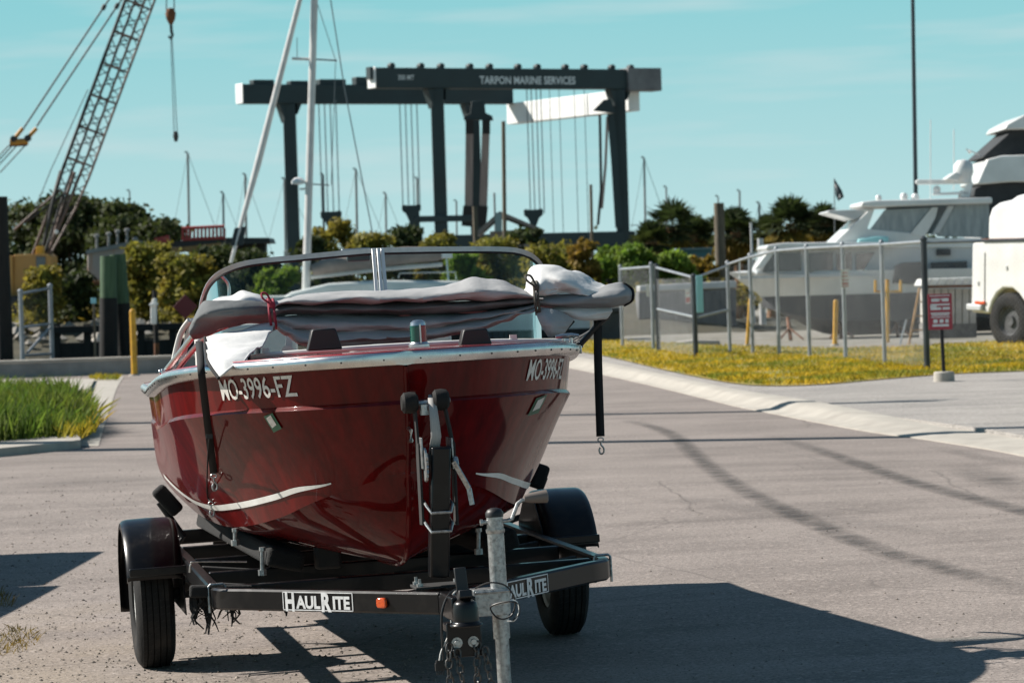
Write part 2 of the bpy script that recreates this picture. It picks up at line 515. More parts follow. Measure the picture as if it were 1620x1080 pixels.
# white stripe a hand above the chine
for sd in (-1, 1):
    sb = MB(); rows = []
    for t in np.linspace(.20, .93, 60):
        kk = .80 - .20 * smooth(.5, .8, t) + .06 * (1 - smooth(.2, .3, t))
        rr = []
        for q in (-1, 1):
            wd = .022 * smooth(.17, .30, t) + .006
            s_, v_, z_ = side_pt(t, kk + q * wd)
            s2, v2, z2 = side_pt(t, kk + q * wd + .01)
            rr.append(P3(s_ - .004 * (1 - smooth(.4, .6, t)), v_ + .004, z_, sd))
        rows.append(rr)
    sb.grid(rows if sd > 0 else [r_[::-1] for r_ in rows])
    sb.build('stripe', MT['white'], hull, ang=None)
# rub rail
def railcurve(dz, off, NT=80):
    a = [P3(*gpt(i / NT, off, dz), -1) for i in range(NT, 0, -1)]
    b = [P3(*gpt(i / NT, off, dz), 1) for i in range(0, NT + 1)]
    return a + b
rb = MB()
prof = [(.025, -.030), (-.014, -.027), (-.024, -.014), (-.027, 0), (-.023, .015), (-.010, .023), (.012, .025)]
rows = [list(q) for q in zip(*[railcurve(dz, of) for of, dz in prof])]
rb.grid(rows)
rail = rb.build('rub_rail', MT['chrome'], boat, ang=50)
screws = MB()
cl = railcurve(-.006, -.0275)
acc = 0; last = cl[0]
for p in cl:
    acc += (p - last).length; last = p
    if acc > .14 and abs(p.x) > .02:
        acc = 0
        n_ = Vector((p.x, -(p.y + UB - 1.3) * -0.0 - .6, 0)).normalized()
        screws.lathe([(0, .002), (.0035, .0015), (.004, -.004)], p, n_, 8)
tag(screws.build('rail_screws', MT['black'], rail), kind='stuff')
# deck
dk = MB(); rows = []
for i in range(1, 46):
    t = i / 45 * .66
    s_, v_, z_ = gpt(t, -.004, .022)
    rows.append([P3(s_, v_ * k, z_ + .010 * (1 - k * k) * smooth(0, .5, s_), 1) for k in np.linspace(-1, 1, 17)])
dk.grid(rows)
for sd in (-1, 1):
    rows = []
    for i in range(31):
        t = .66 + .34 * i / 30
        s_, v_, z_ = gpt(t, -.004, .022)
        rows.append([P3(s_, v_, z_, sd), P3(s_, v_ - .1, z_ + .012, sd), P3(s_, v_ - .2, z_ + .008, sd)])
    dk.grid(rows if sd < 0 else [r_[::-1] for r_ in rows])
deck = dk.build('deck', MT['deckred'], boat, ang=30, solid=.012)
tubm = MB()
zf = .78
p = [(2.02, .78), (4.5, .76)]
for sd in (-1, 1):
    tubm.grid([[P3(2.02, .77 * sd, 1.32, 1), P3(2.02, .66 * sd, zf, 1)], [P3(4.55, .75 * sd, 1.25, 1), P3(4.55, .66 * sd, zf, 1)]])
tubm.add([P3(2.02, -.66, zf, 1), P3(2.02, .66, zf, 1), P3(4.55, .66, zf, 1), P3(4.55, -.66, zf, 1)], [(0, 1, 2, 3)])
tubm.add([P3(2.02, -.77, 1.32, 1), P3(2.02, .77, 1.32, 1), P3(2.02, .66, zf, 1), P3(2.02, -.66, zf, 1)], [(0, 1, 2, 3)])
tubm.add([P3(4.55, -.75, 1.25, 1), P3(4.55, .75, 1.25, 1), P3(4.55, .66, zf, 1), P3(4.55, -.66, zf, 1)], [(0, 1, 2, 3)])
tubm.build('cockpit_liner', MT['white'], boat, solid=.01)
for v_ in (-.38, .38):
    st = MB()
    st.prism([(2.95, .80), (3.5, .80), (3.55, 1.05), (3.5, 1.52), (3.4, 1.54), (3.36, 1.12), (2.97, 1.08)], lambda a, b, d: P3(a, d, b, 1), v_ - .25, v_ + .25)
    st.build('seat', MT['cream'], boat, bevel=.03, segs=3)
# bow eye, nav light, vents, cleats
nl = MB()
c0 = lu(663, 547, 2.12)
nl.lathe([(.0, -.004), (.044, -.004), (.044, .006), (.036, .012), (.034, .016)], c0, (0, 0, 1), 20)
nl.lathe([(.033, .082), (.030, .094), (.018, .103), (0, .105)], c0, (0, 0, 1), 20)
nl.box(c0 + Vector((.004, -.034, .05)), (.006, .006, .075))
nav = nl.build('bow_light', MT['chrome'], boat)
for a0, mt, nm in ((R(0), 'greenlens', 'green_lens'), (R(180), 'redlens', 'red_lens')):
    lb = MB(); pr = []
    for k in range(13):
        zz = .014 + .068 * k / 12
        pr.append((.032 + (.0018 if k % 2 else 0), zz))
    a = Vector((0, 0, 1)); vs = []; fs = []
    for r_, h_ in pr:
        for j in range(13):
            t = math.pi / 2 + a0 + math.pi * j / 12
            vs.append(c0 + Vector((math.cos(t) * r_, math.sin(t) * r_, h_)))
    for i in range(12):
        for j in range(12):
            fs.append((i * 13 + j, i * 13 + j + 1, i * 13 + j + 14, i * 13 + j + 13))
    lb.add(vs, fs); lb.build(nm, MT[mt], nav)
for px in (513, 752):
    vb = MB()
    q = lu(px, 546, 1.75)
    vb.prism([(-.072, -.02), (.072, -.02), (.050, .062), (.042, .068), (-.042, .068), (-.050, .062)], lambda a, b, d: q + Vector((a, d, b)), -.03, .05)
    vb.build('deck_vent', MT['black'], boat, bevel=.006)
for px, py in ((388, 566), (898, 543)):
    q = lu(px, py, 1.75 if px < 600 else 1.55)
    cl_ = MB()
    cl_.tube([q + Vector((-.035, 0, .02)), q + Vector((.035, 0, .02))], .006, 8) if px < 600 else cl_.tube([q + Vector((-.05, 0, .03)), q + Vector((-.02, 0, .034)), q + Vector((.02, 0, .034)), q + Vector((.05, 0, .03))], [.006, .009, .009, .006], 8)
    for dx in (-.016, .016): cl_.tube([q + Vector((dx, 0, .022)), q + Vector((dx, 0, -.02))], .007, 8)
    cl_.build('cleat', MT['black' if px < 600 else 'chrome'], boat)
# white trim rail and small brackets across the foredeck, in front of the windscreen
tr = MB()
tr.tube(catmull([lu(395, 566, 1.5), lu(440, 560, 1.55), lu(560, 551, 1.62), lu(680, 544, 1.62), lu(780, 540, 1.55), lu(905, 539, 1.42)], 8), .011, 8)
for px, py in ((421, 557), (812, 536)):
    q = lu(px, py, 1.52)
    tr.box(q, (.03, .01, .035))
tr.build('deck_trim', MT['white'], boat)
be = MB()
be.tube([P3(.10 - .05, 0, 1.12, 1), P3(-.02, 0, 1.115, 1), P3(-.02, 0, 1.075, 1), P3(.05, 0, 1.07, 1)], .008, 8)
be.build('bow_eye', MT['chrome'], boat)
# registration lettering wrapped on the upper band
def wrap_text(txt, side, s0, s1, k0, k1, name, lift=.004):
    vs, fs = textmesh(txt, .1, .0012, shear=-.22 if side < 0 else .42)
    xs = [a for a, b in vs]; ys = [b for a, b in vs]
    x0, x1, y0, y1 = min(xs), max(xs), min(ys), max(ys)
    mb = MB(); o_ = []
    for a, b in vs:
        q = (a - x0) / (x1 - x0); k = k0 + (k1 - k0) * (b - y0) / (y1 - y0)
        s_ = s0 + (s1 - s0) * q
        t = math.sqrt(s_ / LEN)
        p_ = band(t, k); pa = band(t + .004, k); pb = band(t - .004, k)
        tx = Vector((pa[0] - pb[0], pa[1] - pb[1])).normalized()
        o_.append(P3(p_[0] - tx.y * lift, p_[1] + tx.x * lift, p_[2], side))
    mb.add(o_, fs)
    return mb.build(name, MT['letter'], hull, ang=None)
def column(p):                               # photo column of a trailer-local point
    d = TM @ p - CAM
    return CX + FPX * d.dot(rgt) / d.dot(fwd)
def solve_s(px, side, fn=lambda s_: band(math.sqrt(s_ / LEN), .4), lo=.03, hi=1.15):
    for _ in range(40):
        md = (lo + hi) / 2
        if (column(P3(*fn(md), side)) < px) == (side > 0):
            lo = md
        else:
            hi = md
    return md
wrap_text('MO-3996-FZ', -1, solve_s(350, -1), solve_s(471, -1), .24, .76, 'registration_number')
sr_ = solve_s(832, 1, hi=.75)
wrap_text('MO-3996-FZ', 1, sr_, sr_ + .46, .24, .76, 'registration_number')
sfn = lambda s_: side_pt(math.sqrt(s_ / LEN), .1)
for sd, s0, s1 in ((-1, solve_s(424, -1, sfn), solve_s(440, -1, sfn)), (1, solve_s(842, 1, sfn), solve_s(857, 1, sfn))):
    db = MB(); wb = MB()
    def dp(s_, k, lift):
        t = math.sqrt(s_ / LEN); q = side_pt(t, k); return P3(q[0] - lift * .8, q[1] + lift * .7, q[2], sd)
    rr = [[dp(s0 + (s1 - s0) * a, .04 + .17 * b - .03 * (a), .006) for a in (0, .5, 1)] for b in (0, .5, 1)]
    db.grid(rr)
    d_ = db.build('registration_sticker', MT['green'], hull, ang=None)
    rr = [[dp(s0 + (s1 - s0) * (.18 + .6 * a), .04 + .17 * (.12 + .62 * b) - .03 * a, .009) for a in (0, .5, 1)] for b in (0, .5, 1)]
    wb.grid(rr); wb.build('sticker_print', MT['letter'], d_, ang=None)

# ------------------------------------------------------------------ windscreen
fr = MB()
top = [lu(318, 490, .35), lu(322, 470, .38), lu(333, 446, .45), lu(355, 428, .52), lu(395, 415, .58), lu(470, 407, .62), lu(555, 399, .66), lu(600, 396, .67),
       lu(700, 394, .66), lu(790, 394, .62), lu(825, 398, .58), lu(845, 408, .54), lu(858, 425, .48), lu(868, 455, .40), lu(874, 480, .36)]
tp = catmull(top, 8)
rows = []
for i, p in enumerate(tp):
    d = (tp[min(i + 1, len(tp) - 1)] - tp[max(i - 1, 0)]).normalized()
    n_ = d.cross(Vector((0, 1, 0))).normalized()
    if n_.z < 0: n_ = -n_
    rows.append([p + n_ * a + Vector((0, b, 0)) for a, b in ((-.011, -.012), (.011, -.012), (.011, .014), (-.011, .014))])
fr.grid(rows, wrap=True)
wframe = fr.build('windscreen_frame', MT['framealu'], boat, ang=40)
gk = MB(); gk.tube([p + Vector((0, -.004, -.015)) for p in tp[6:-6]], .0055, 6); gk.build('gasket', MT['black'], wframe)
base = [Vector((p.x * .985, p.y + (-.03 - .16 * (1 - abs(p.x) / .85)), 1.335)) for p in tp]
gl = MB(); gl.grid([tp[10:-20], base[10:-20]]); gl.build('windscreen_pane', MT['glass'], boat, ang=None)
ps = MB()
a, b = lu(597, 394, .69), lu(604, 470, .84)
for o1, o2, wd in ((-.020, 0, .016), (0, -.012, .014), (.020, 0, .016)):
    ps.bar(a + Vector((o1, o2 - .012, 0)), b + Vector((o1, o2 - .012, -.1)), wd, .014, up=(0, 1, 0))
ps.build('centre_post', MT['postmetal'], boat, bevel=.002)
mi = MB()
q = lu(563, 403, .62)
mi.box(q + Vector((0, 0, .015)), (.128, .03, .028)); 
mi.build('mirror_bracket', MT['alu'], boat, bevel=.004)
mi = MB(); mi.box(lu(567, 408, .60), (.105, .02, .032)); mi.build('mirror', MT['mirrorback'], boat, bevel=.008)
sidew = MB()
sidew.tube(catmull([lu(356, 500, .2), lu(362, 475, .2), lu(361, 450, .2), lu(350, 436, .22)], 6), .008, 8)
sidew.build('side_pane_trim', MT['chrome'], boat)
stw = MB()
cc = lu(455, 558, .32); axis = Vector((0.1, -1, .45)).normalized(); ex = axis.orthogonal().normalized(); ey = axis.cross(ex)
stw.tube([cc + (ex * math.cos(t) + ey * math.sin(t)) * .135 for t in np.linspace(0, 2 * math.pi, 37)[:-1]], .012, 8, closed=True)
wheel = stw.build('steering_wheel', MT['black'], boat)
sp = MB()
for t in (math.radians(90), math.radians(210), math.radians(330)):
    sp.bar(cc, cc + (ex * math.cos(t) + ey * math.sin(t)) * .13, .03, .008, up=axis)
sp.lathe([(0, .02), (.03, .018), (.035, -.03), (.02, -.2)], cc, axis, 16)
sp.build('spokes', MT['cream'], wheel)
dash = MB()
dash.grid([[P3(1.80, -.74, 1.32, 1), P3(1.80, 0, 1.33, 1), P3(1.80, .74, 1.32, 1)], [P3(1.98, -.74, 1.34, 1), P3(1.98, 0, 1.36, 1), P3(1.98, .74, 1.34, 1)], [P3(2.03, -.74, 1.2, 1), P3(2.03, 0, 1.2, 1), P3(2.03, .74, 1.2, 1)]])
dash.build('dashboard', MT['cream'], boat, solid=.01)

# ------------------------------------------------------------------ rolled bimini top lying across the foredeck
bim = rooted('bimini_top', 'rolled grey canvas bimini top tied up across the foredeck of the red boat', 'boat cover', L(1.3, 0, 1.36))
def pxsheet(rows, n=8, wr=0.006, seed=0.0, freq=9.0):
    """rows of (px, py, u) -> smooth wrinkled grid"""
    R3 = [[lu(*q) for q in r_] for r_ in rows]
    a = [catmull(r_, n) for r_ in R3]
    b = [catmull([a[i][j] for i in range(len(a))], n) for j in range(len(a[0]))]
    for j in range(len(b)):
        for i in range(len(b[j])):
            p = b[j][i]
            q = Vector((p.x * freq * .5 + seed, p.y * freq + seed, p.z * freq * 2.2))
            d = noise.noise(q) * wr + noise.noise(q * 2.7) * wr * .45
            rq = Vector((p.x * 3.1 + p.z * 9 + seed, seed * 2, p.z * 26 - p.x * 2.3))
            d += (abs(noise.noise(rq)) - .22) * wr * 1.9 + (abs(noise.noise(rq * 2.3)) - .2) * wr * .7
            b[j][i] = p + Vector((0, d * 1.6, d))
    return b
def canv(name, rows, mat='canvas', n=8, wr=.008, seed=0.0, th=.006, freq=9.0):
    g = MB(); g.grid(pxsheet(rows, n, wr, seed, freq))
    return g.build(name, MT[mat], bim, ang=60, solid=th)
# upper roll: behind edge -> crown -> front -> tucked crease
xs_ = [434, 446, 470, 520, 600, 680, 720, 748, 772, 800, 825, 848, 860]
ytop = [479, 476, 468, 463, 460, 457, 449, 441, 443, 446, 458, 468, 470]
ycr = [484, 481, 480, 479, 479, 477, 476, 475, 474, 473, 471, 470, 471]
rowA = [[], [], [], [], [], []]
for i, x in enumerate(xs_):
    a, c = ytop[i], ycr[i]
    pinch = 1.0 - .55 * math.exp(-((x - 437) / 18) ** 2) - .6 * math.exp(-((x - 848) / 18) ** 2)
    rowA[0].append((x, a + 14, 1.02)); rowA[1].append((x, a + 3, 1.10)); rowA[2].append((x, a, 1.18))
    rowA[3].append((x, a + (c - a) * .42, 1.26 + .05 * pinch)); rowA[4].append((x, a + (c - a) * .86, 1.27 + .05 * pinch)); rowA[5].append((x, c, 1.20))
canv('canvas', rowA, seed=1.3, n=6, wr=.010)
# middle tuck
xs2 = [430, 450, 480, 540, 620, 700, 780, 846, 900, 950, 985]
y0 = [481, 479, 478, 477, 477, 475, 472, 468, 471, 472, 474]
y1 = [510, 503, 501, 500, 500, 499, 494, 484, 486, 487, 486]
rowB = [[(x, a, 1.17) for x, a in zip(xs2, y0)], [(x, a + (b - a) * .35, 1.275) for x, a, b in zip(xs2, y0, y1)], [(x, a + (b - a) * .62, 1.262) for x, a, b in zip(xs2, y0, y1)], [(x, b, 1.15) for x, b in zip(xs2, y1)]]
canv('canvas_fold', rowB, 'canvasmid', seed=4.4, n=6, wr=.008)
# lower sagging sheet between the ties
xs3 = [438, 452, 480, 530, 600, 680, 760, 815, 848]
yb = [516, 528, 543, 549, 543, 536, 522, 503, 490]
ya = [500, 497, 496, 497, 498, 497, 493, 486, 480]
rowC = [[(x, a, 1.17) for x, a in zip(xs3, ya)],
        [(x, a + (b - a) * .3, 1.30) for x, a, b in zip(xs3, ya, yb)],
        [(x, a + (b - a) * .55, 1.28) for x, a, b in zip(xs3, ya, yb)],
        [(x, a + (b - a) * .8, 1.325) for x, a, b in zip(xs3, ya, yb)],
        [(x, b, 1.27) for x, b in zip(xs3, yb)], [(x, b - 3, 1.17) for x, b in zip(xs3, yb)]]
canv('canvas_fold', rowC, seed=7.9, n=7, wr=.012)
# left wing and hanging flap
rowT = [[(322, 482, 1.12), (345, 471, 1.10), (368, 466, 1.08), (386, 461, 1.07), (408, 468, 1.10), (432, 478, 1.14)],
        [(323, 486, 1.22), (346, 476, 1.22), (368, 472, 1.22), (388, 468, 1.23), (410, 474, 1.22), (433, 482, 1.20)],
        [(324, 490, 1.25), (347, 482, 1.27), (368, 480, 1.27), (390, 479, 1.27), (412, 482, 1.25), (434, 486, 1.22)]]
canv('canvas_fold', rowT, 'canvasw', seed=11.2, n=8, wr=.007)
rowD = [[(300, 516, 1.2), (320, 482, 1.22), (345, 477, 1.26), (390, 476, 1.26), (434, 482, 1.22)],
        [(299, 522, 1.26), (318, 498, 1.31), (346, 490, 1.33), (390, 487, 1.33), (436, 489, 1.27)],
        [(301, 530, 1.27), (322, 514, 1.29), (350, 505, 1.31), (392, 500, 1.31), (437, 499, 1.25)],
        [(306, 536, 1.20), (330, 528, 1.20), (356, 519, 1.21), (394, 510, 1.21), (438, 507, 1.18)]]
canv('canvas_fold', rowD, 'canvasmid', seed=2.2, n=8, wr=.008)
rowE = [[(325, 534, 1.32), (352, 528, 1.36), (390, 521, 1.34), (436, 512, 1.30)],
        [(326, 552, 1.62), (356, 548, 1.66), (390, 541, 1.60), (424, 532, 1.48)],
        [(331, 574, 1.88), (356, 568, 1.92), (384, 560, 1.84), (410, 551, 1.70)],
        [(346, 597, 2.00), (358, 588, 2.02), (374, 576, 1.98), (394, 563, 1.86)]]
flap = canv('canvas_flap', rowE, 'canvasw', seed=3.1, n=8, wr=.009)
hem = MB(); hem.tube(catmull([lu(324, 534, 1.325), lu(325, 552, 1.63), lu(330, 575, 1.89), lu(346, 598, 2.01)], 8), .007, 6); hem.build('hem', MT['webbing'], flap)
# right puff, wing end and hanging flaps
rowF = [[(828, 462, 1.10), (838, 430, 1.06), (850, 421, 1.05), (880, 422, 1.04), (915, 432, 1.05), (950, 450, 1.10), (975, 456, 1.16)],
        [(832, 466, 1.20), (842, 440, 1.19), (856, 428, 1.20), (884, 430, 1.22), (918, 442, 1.22), (946, 456, 1.24), (970, 461, 1.24)],
        [(842, 470, 1.25), (852, 452, 1.30), (866, 442, 1.28), (890, 446, 1.33), (920, 452, 1.29), (944, 462, 1.30), (966, 466, 1.28)],
        [(848, 474, 1.22), (862, 470, 1.29), (880, 468, 1.31), (900, 465, 1.28), (924, 465, 1.32), (946, 468, 1.28), (966, 471, 1.25)]]
canv('canvas_fold', rowF, 'canvasw', seed=5.5, n=8, wr=.012)
rowG = [[(850, 470, 1.20), (890, 468, 1.22), (930, 462, 1.24), (965, 452, 1.26), (985, 450, 1.24), (998, 458, 1.18)],
        [(850, 474, 1.27), (890, 474, 1.31), (930, 470, 1.33), (965, 464, 1.35), (988, 462, 1.33), (1000, 466, 1.24)],
        [(850, 479, 1.28), (890, 480, 1.32), (930, 479, 1.33), (965, 477, 1.35), (986, 474, 1.33), (998, 474, 1.24)],
        [(850, 483, 1.20), (890, 486, 1.23), (930, 487, 1.25), (962, 486, 1.27), (978, 483, 1.25), (988, 481, 1.18)]]
gg = canv('canvas_fold', rowG, 'canvasgrey', seed=6.6, n=8, wr=.006)
hem = MB(); hem.tube(catmull([lu(986, 448, 1.24), lu(999, 456, 1.20), lu(1002, 466, 1.25), lu(999, 476, 1.24), lu(988, 483, 1.19)], 8), .006, 6); hem.build('hem', MT['webbing'], gg)
rowH = [[(852, 486, 1.22), (890, 486, 1.26), (930, 487, 1.28), (967, 487, 1.27)],
        [(856, 492, 1.26), (892, 494, 1.30), (930, 497, 1.31), (968, 494, 1.29)],
        [(862, 496, 1.24), (894, 502, 1.28), (930, 507, 1.29), (958, 506, 1.27)]]
canv('canvas_flap', rowH, 'canvasw', seed=8.3, n=8, wr=.006)
rowI = [[(848, 488, 1.30), (866, 488, 1.33), (886, 492, 1.32), (908, 502, 1.30)],
        [(850, 500, 1.34), (868, 503, 1.38), (886, 506, 1.36), (904, 509, 1.32)],
        [(858, 517, 1.36), (871, 520, 1.40), (884, 519, 1.38), (898, 516, 1.33)],
        [(868, 533, 1.36), (876, 532, 1.38), (884, 528, 1.37), (892, 523, 1.34)]]
fl2 = canv('canvas_flap', rowI, 'canvas', seed=9.3, n=8, wr=.007)
hem = MB(); hem.tube(catmull([lu(868, 534, 1.365), lu(880, 531, 1.38), lu(893, 524, 1.345), lu(908, 508, 1.31)], 8), .005, 6); hem.build('hem', MT['webbing'], fl2)
# ties
for px, ya_, yb_, mt, w_ in ((430, 474, 516, 'cord', .009), (848, 446, 494, 'blackcord', .0095)):
    tb = MB()
    for o_ in ((-4, 4) if mt == 'cord' else (-2, 3)):
        tb.tube(catmull([lu(px + o_ - 6, ya_ + 6, 1.14), lu(px + o_ - 2, ya_, 1.28), lu(px + o_, (ya_ + yb_) / 2, 1.355), lu(px + o_ + 3, yb_, 1.33), lu(px + o_ + 3, yb_ + 3, 1.2)], 8), w_ * .7, 6)
    tb.lathe([(0, .016), (.014, .010), (.016, 0), (.012, -.012), (0, -.016)], lu(px, ya_ + 8, 1.34), (0, 0, 1), 10)
    tb.tube(catmull([lu(px, ya_ + 8, 1.35), lu(px - 14, ya_ - 2, 1.36), lu(px - 16, ya_ - 10, 1.34), lu(px - 8, ya_ - 9, 1.34), lu(px, ya_ + 6, 1.35)], 8), w_ * .5, 6)
    tb.build('tie_cord', MT[mt], bim)
# frame bars: hinged on the side decks, folded forward
def bars(name, lst, r=.012, mt='chrome'):
    b_ = MB()
    for pl in lst:
        b_.tube(catmull([lu(*q) for q in pl], 6), r, 10)
    return b_.build(name, MT[mt], bim)
bars('frame_bar', [[(262, 588, .95), (290, 552, 1.1), (316, 520, 1.2), (340, 508, 1.22)]], .014)
bars('frame_bar', [[(274, 592, .95), (300, 560, 1.1), (330, 528, 1.2), (360, 515, 1.22)]], .012)
bars('frame_bar', [[(360, 506, 1.2), (600, 486, 1.2), (850, 470, 1.2), (975, 474, 1.2)]], .012)
bars('frame_bar', [[(948, 506, 1.22), (930, 530, 1.12), (912, 545, 1.0)]], .010, 'black')
bars('frame_bar', [[(960, 495, 1.22), (935, 524, 1.1), (905, 540, .95)]], .010, 'black')
bars('side_support', [[(272, 585, .9), (285, 530, .95), (300, 506, 1.0)]], .013, 'cream')
bars('side_support', [[(284, 585, .9), (298, 530, .95), (306, 506, 1.0)]], .013, 'cream')
for q in (lu(262, 588, .95), lu(274, 592, .95), lu(912, 546, 1.0)):
    hg = MB(); hg.box(q + Vector((0, 0, -.012)), (.04, .05, .05)); hg.lathe([(0, .03), (.012, .03), (.012, -.03), (0, -.03)], q, (1, 0, 0), 10); hg.build('hinge', MT['chrome'], bim, bevel=.004)
# hanging straps with snap hooks
def strap(pts, wpx, name='strap'):
    b_ = MB(); c_ = catmull([lu(*q) for q in pts], 8); rows = []
    for p in c_:
        rows.append([p + Vector((-wpx / 2, .0, 0)), p + Vector((wpx / 2, 0, 0))])
    b_.grid(rows)
    return b_.build(name, MT['webbing'], bim, ang=60, solid=.004), c_
def hook(p, parent, sc_=1.0):
    b_ = MB()
    b_.tube([p + Vector((math.cos(t) * .011, 0, math.sin(t) * .008)) * sc_ for t in np.linspace(0, 2 * math.pi, 13)[:-1]], .003, 6, closed=True)
    b_.tube(catmull([p + Vector(q) * sc_ for q in ((0, 0, -.008), (0, 0, -.02), (.010, 0, -.035), (.008, 0, -.052), (-.004, 0, -.055), (-.008, 0, -.042), (-.004, 0, -.03))], 5), .004, 7)
    return b_.build('snap_hook', MT['galv'], parent)
def surf_u(px, py, off=.035):                 # distance ahead of the axle of the left hull side seen at a pixel
    best = (1e9, 1.4)
    for t in np.linspace(.3, .75, 60):
        for k in np.linspace(0, 1, 24):
            p = P3(*side_pt(t, k), -1); d = TM @ p - CAM
            e = (CX + FPX * d.dot(rgt) / d.dot(fwd) - px) ** 2 + (CY - FPX * d.dot(upv) / d.dot(fwd) - py) ** 2
            if e < best[0]: best = (e, -p.y)
    return best[1] + off
us = [surf_u(326, 660), surf_u(334, 715), surf_u(338, 748), surf_u(334, 793)]
s1, c1_ = strap([(315, 540, 1.40), (317, 565, 1.72), (319, 592, max(us[0] + .05, 1.86)), (326, 650, us[0] + .02), (334, 715, us[1]), (338, 748, us[2])], .031)
hook(c1_[-1] + Vector((0, 0, -.012)), s1, 1.1)
lp = MB()
a, b = lu(331, 690, 1.42), lu(339, 755, 1.38)
lp.tube(catmull([lu(331, 690, us[0]), lu(328, 740, us[2]), lu(328, 782, us[3]), lu(334, 793, us[3]), lu(340, 786, us[3]), lu(339, 758, us[2])], 8), .0035, 6)
lp.build('strap_loop', MT['webbing'], s1)
hook(lu(334, 796, us[3]), s1, 1.0)
lb_ = MB(); lb_.bar(lu(326, 690, us[0]), lu(336, 690, us[0]), .012, .016); lb_.build('buckle', MT['black'], s1)
s2, c2_ = strap([(946, 505, 1.22), (946, 560, 1.22), (948, 630, 1.22), (950, 690, 1.22)], .036)
hook(c2_[-1] + Vector((0, 0, -.014)), s2, 1.1)
pl = MB(); pl.tube([lu(918, 545, 1.2), lu(948, 512, 1.22), lu(964, 498, 1.23)], .012, 8); pl.build('strap_anchor', MT['black'], bim)
# ================================================================== trailer
frame_at(10)
trl = rooted('boat_trailer', 'black single axle boat trailer with galvanised jack under the red boat', 'trailer')
ZB, ZT = .42, .505
ZC, TH = (ZB + ZT) / 2, ZT - ZB
def rect_tube(path, wd=.055, ht=TH):
    b_ = MB()
    for a, b in zip(path[:-1], path[1:]):
        b_.bar(a, b, wd, ht)
    return b_
CU, CV = 1.87, .80
VU = 2.74
for sd in (-1, 1):
    # arm with a rounded corner into the side rail
    pts = [L(VU, sd * .02, ZC), L(CU + .10, sd * (CV - .10), ZC), L(CU + .03, sd * (CV - .025), ZC), L(CU - .05, sd * CV, ZC), L(CU - .14, sd * (CV + .004), ZC), L(.2, sd * .79, ZC), L(-1.7, sd * .79, ZC)]
    rows = []
    for i, p in enumerate(pts):
        d = (pts[min(i + 1, len(pts) - 1)] - pts[max(i - 1, 0)]).normalized()
        x = d.cross(Vector((0, 0, 1))).normalized()
        rows.append([p + x * a + Vector((0, 0, b)) for a, b in ((-.026, -TH / 2 + .008), (-.026, TH / 2 - .008), (-.018, TH / 2), (.018, TH / 2), (.026, TH / 2 - .008), (.026, -TH / 2 + .008), (.018, -TH / 2), (-.018, -TH / 2))])
    b_ = MB(); b_.grid(rows, wrap=True)
    b_.add(rows[0], [tuple(range(8))]); b_.add(rows[-1], [tuple(range(7, -1, -1))])
    frame = b_.build('side_rail', MT['blackgloss'], trl, ang=30)
    # lettering plate
    A = L(VU, sd * .02, ZC); B = L(CU + .10, sd * (CV - .10), ZC)
    dr = (B - A).normalized()
    n_ = Vector((dr.y, -dr.x, 0)) if sd > 0 else Vector((-dr.y, dr.x, 0))
    if n_.y > 0: n_ = -n_
    ex = dr if sd > 0 else -dr
    f0 = .60 if sd < 0 else .47
    o_ = A + (B - A) * f0 + n_ * .0275
    hw, hh = .185, .037
    bz = MB(); ez = Vector((0, 0, 1))
    for (x0, x1, y0_, y1_) in ((-hw, hw, hh - .004, hh), (-hw, hw, -hh, -hh + .004), (-hw, -hw + .004, -hh, hh), (hw - .004, hw, -hh, hh)):
        bz.add([o_ + ex * a + ez * b + n_ * .001 for a, b in ((x0, y0_), (x1, y0_), (x1, y1_), (x0, y1_))], [(0, 1, 2, 3)])
    pl_ = bz.build('brand_lettering', MT['decal'], frame, ang=None)
    for ch, xc, wd, ht, dz in (('H', -.147, .048, .078, -.002), ('AUL', -.050, .128, .052, -.004), ('R', .047, .052, .078, -.002), ('ITE', .125, .088, .052, -.004)):
        flat_text('brand_lettering', ch, o_ + ex * xc + ez * dz, ex, ez, .1, MT['decal'], frame, fit=(wd, ht), bold=.004, lift=.0015 if ex.cross(ez).dot(n_) > 0 else -.0015)
    if sd < 0:
        am = MB(); q = A + (B - A) * .27 + n_ * .0275
        am.prism([(-.024, -.012), (-.016, -.02), (.016, -.02), (.024, -.012), (.024, .012), (.016, .02), (-.016, .02), (-.024, .012)], lambda a, b, d: q + ex * a + ez * b + n_ * d, 0, .014)
        am.build('side_reflector', MT['amber'], trl, bevel=.004)
# axle, cross members
b_ = MB(); b_.bar(L(0, -.86, .33), L(0, .86, .33), .05, .05); b_.build('axle', MT['blackmatt'], trl, bevel=.006)
for u_ in (1.72, 1.0, .25, -.5, -1.6):
    b_ = rect_tube([L(u_, -.765, ZC + .002), L(u_, .765, ZC + .002)], .05, .07); b_.build('cross_member', MT['blackgloss'], trl, bevel=.006)
for u_ in (1.45, .55):                        # V shaped roller beams under the keel
    b_ = MB(); b_.bar(L(u_, -.76, .46), L(u_, 0, .36), .05, .06); b_.bar(L(u_, .76, .46), L(u_, 0, .36), .05, .06); b_.build('cross_member', MT['blackmatt'], trl, bevel=.005)
for sd in (-1, 1):                            # springs
    b_ = MB(); b_.tube(catmull([L(.36, sd * .80, .42), L(.18, sd * .80, .375), L(0, sd * .80, .355), L(-.18, sd * .80, .375), L(-.36, sd * .80, .42)], 6), .022, 6); b_.build('leaf_spring', MT['blackmatt'], trl)
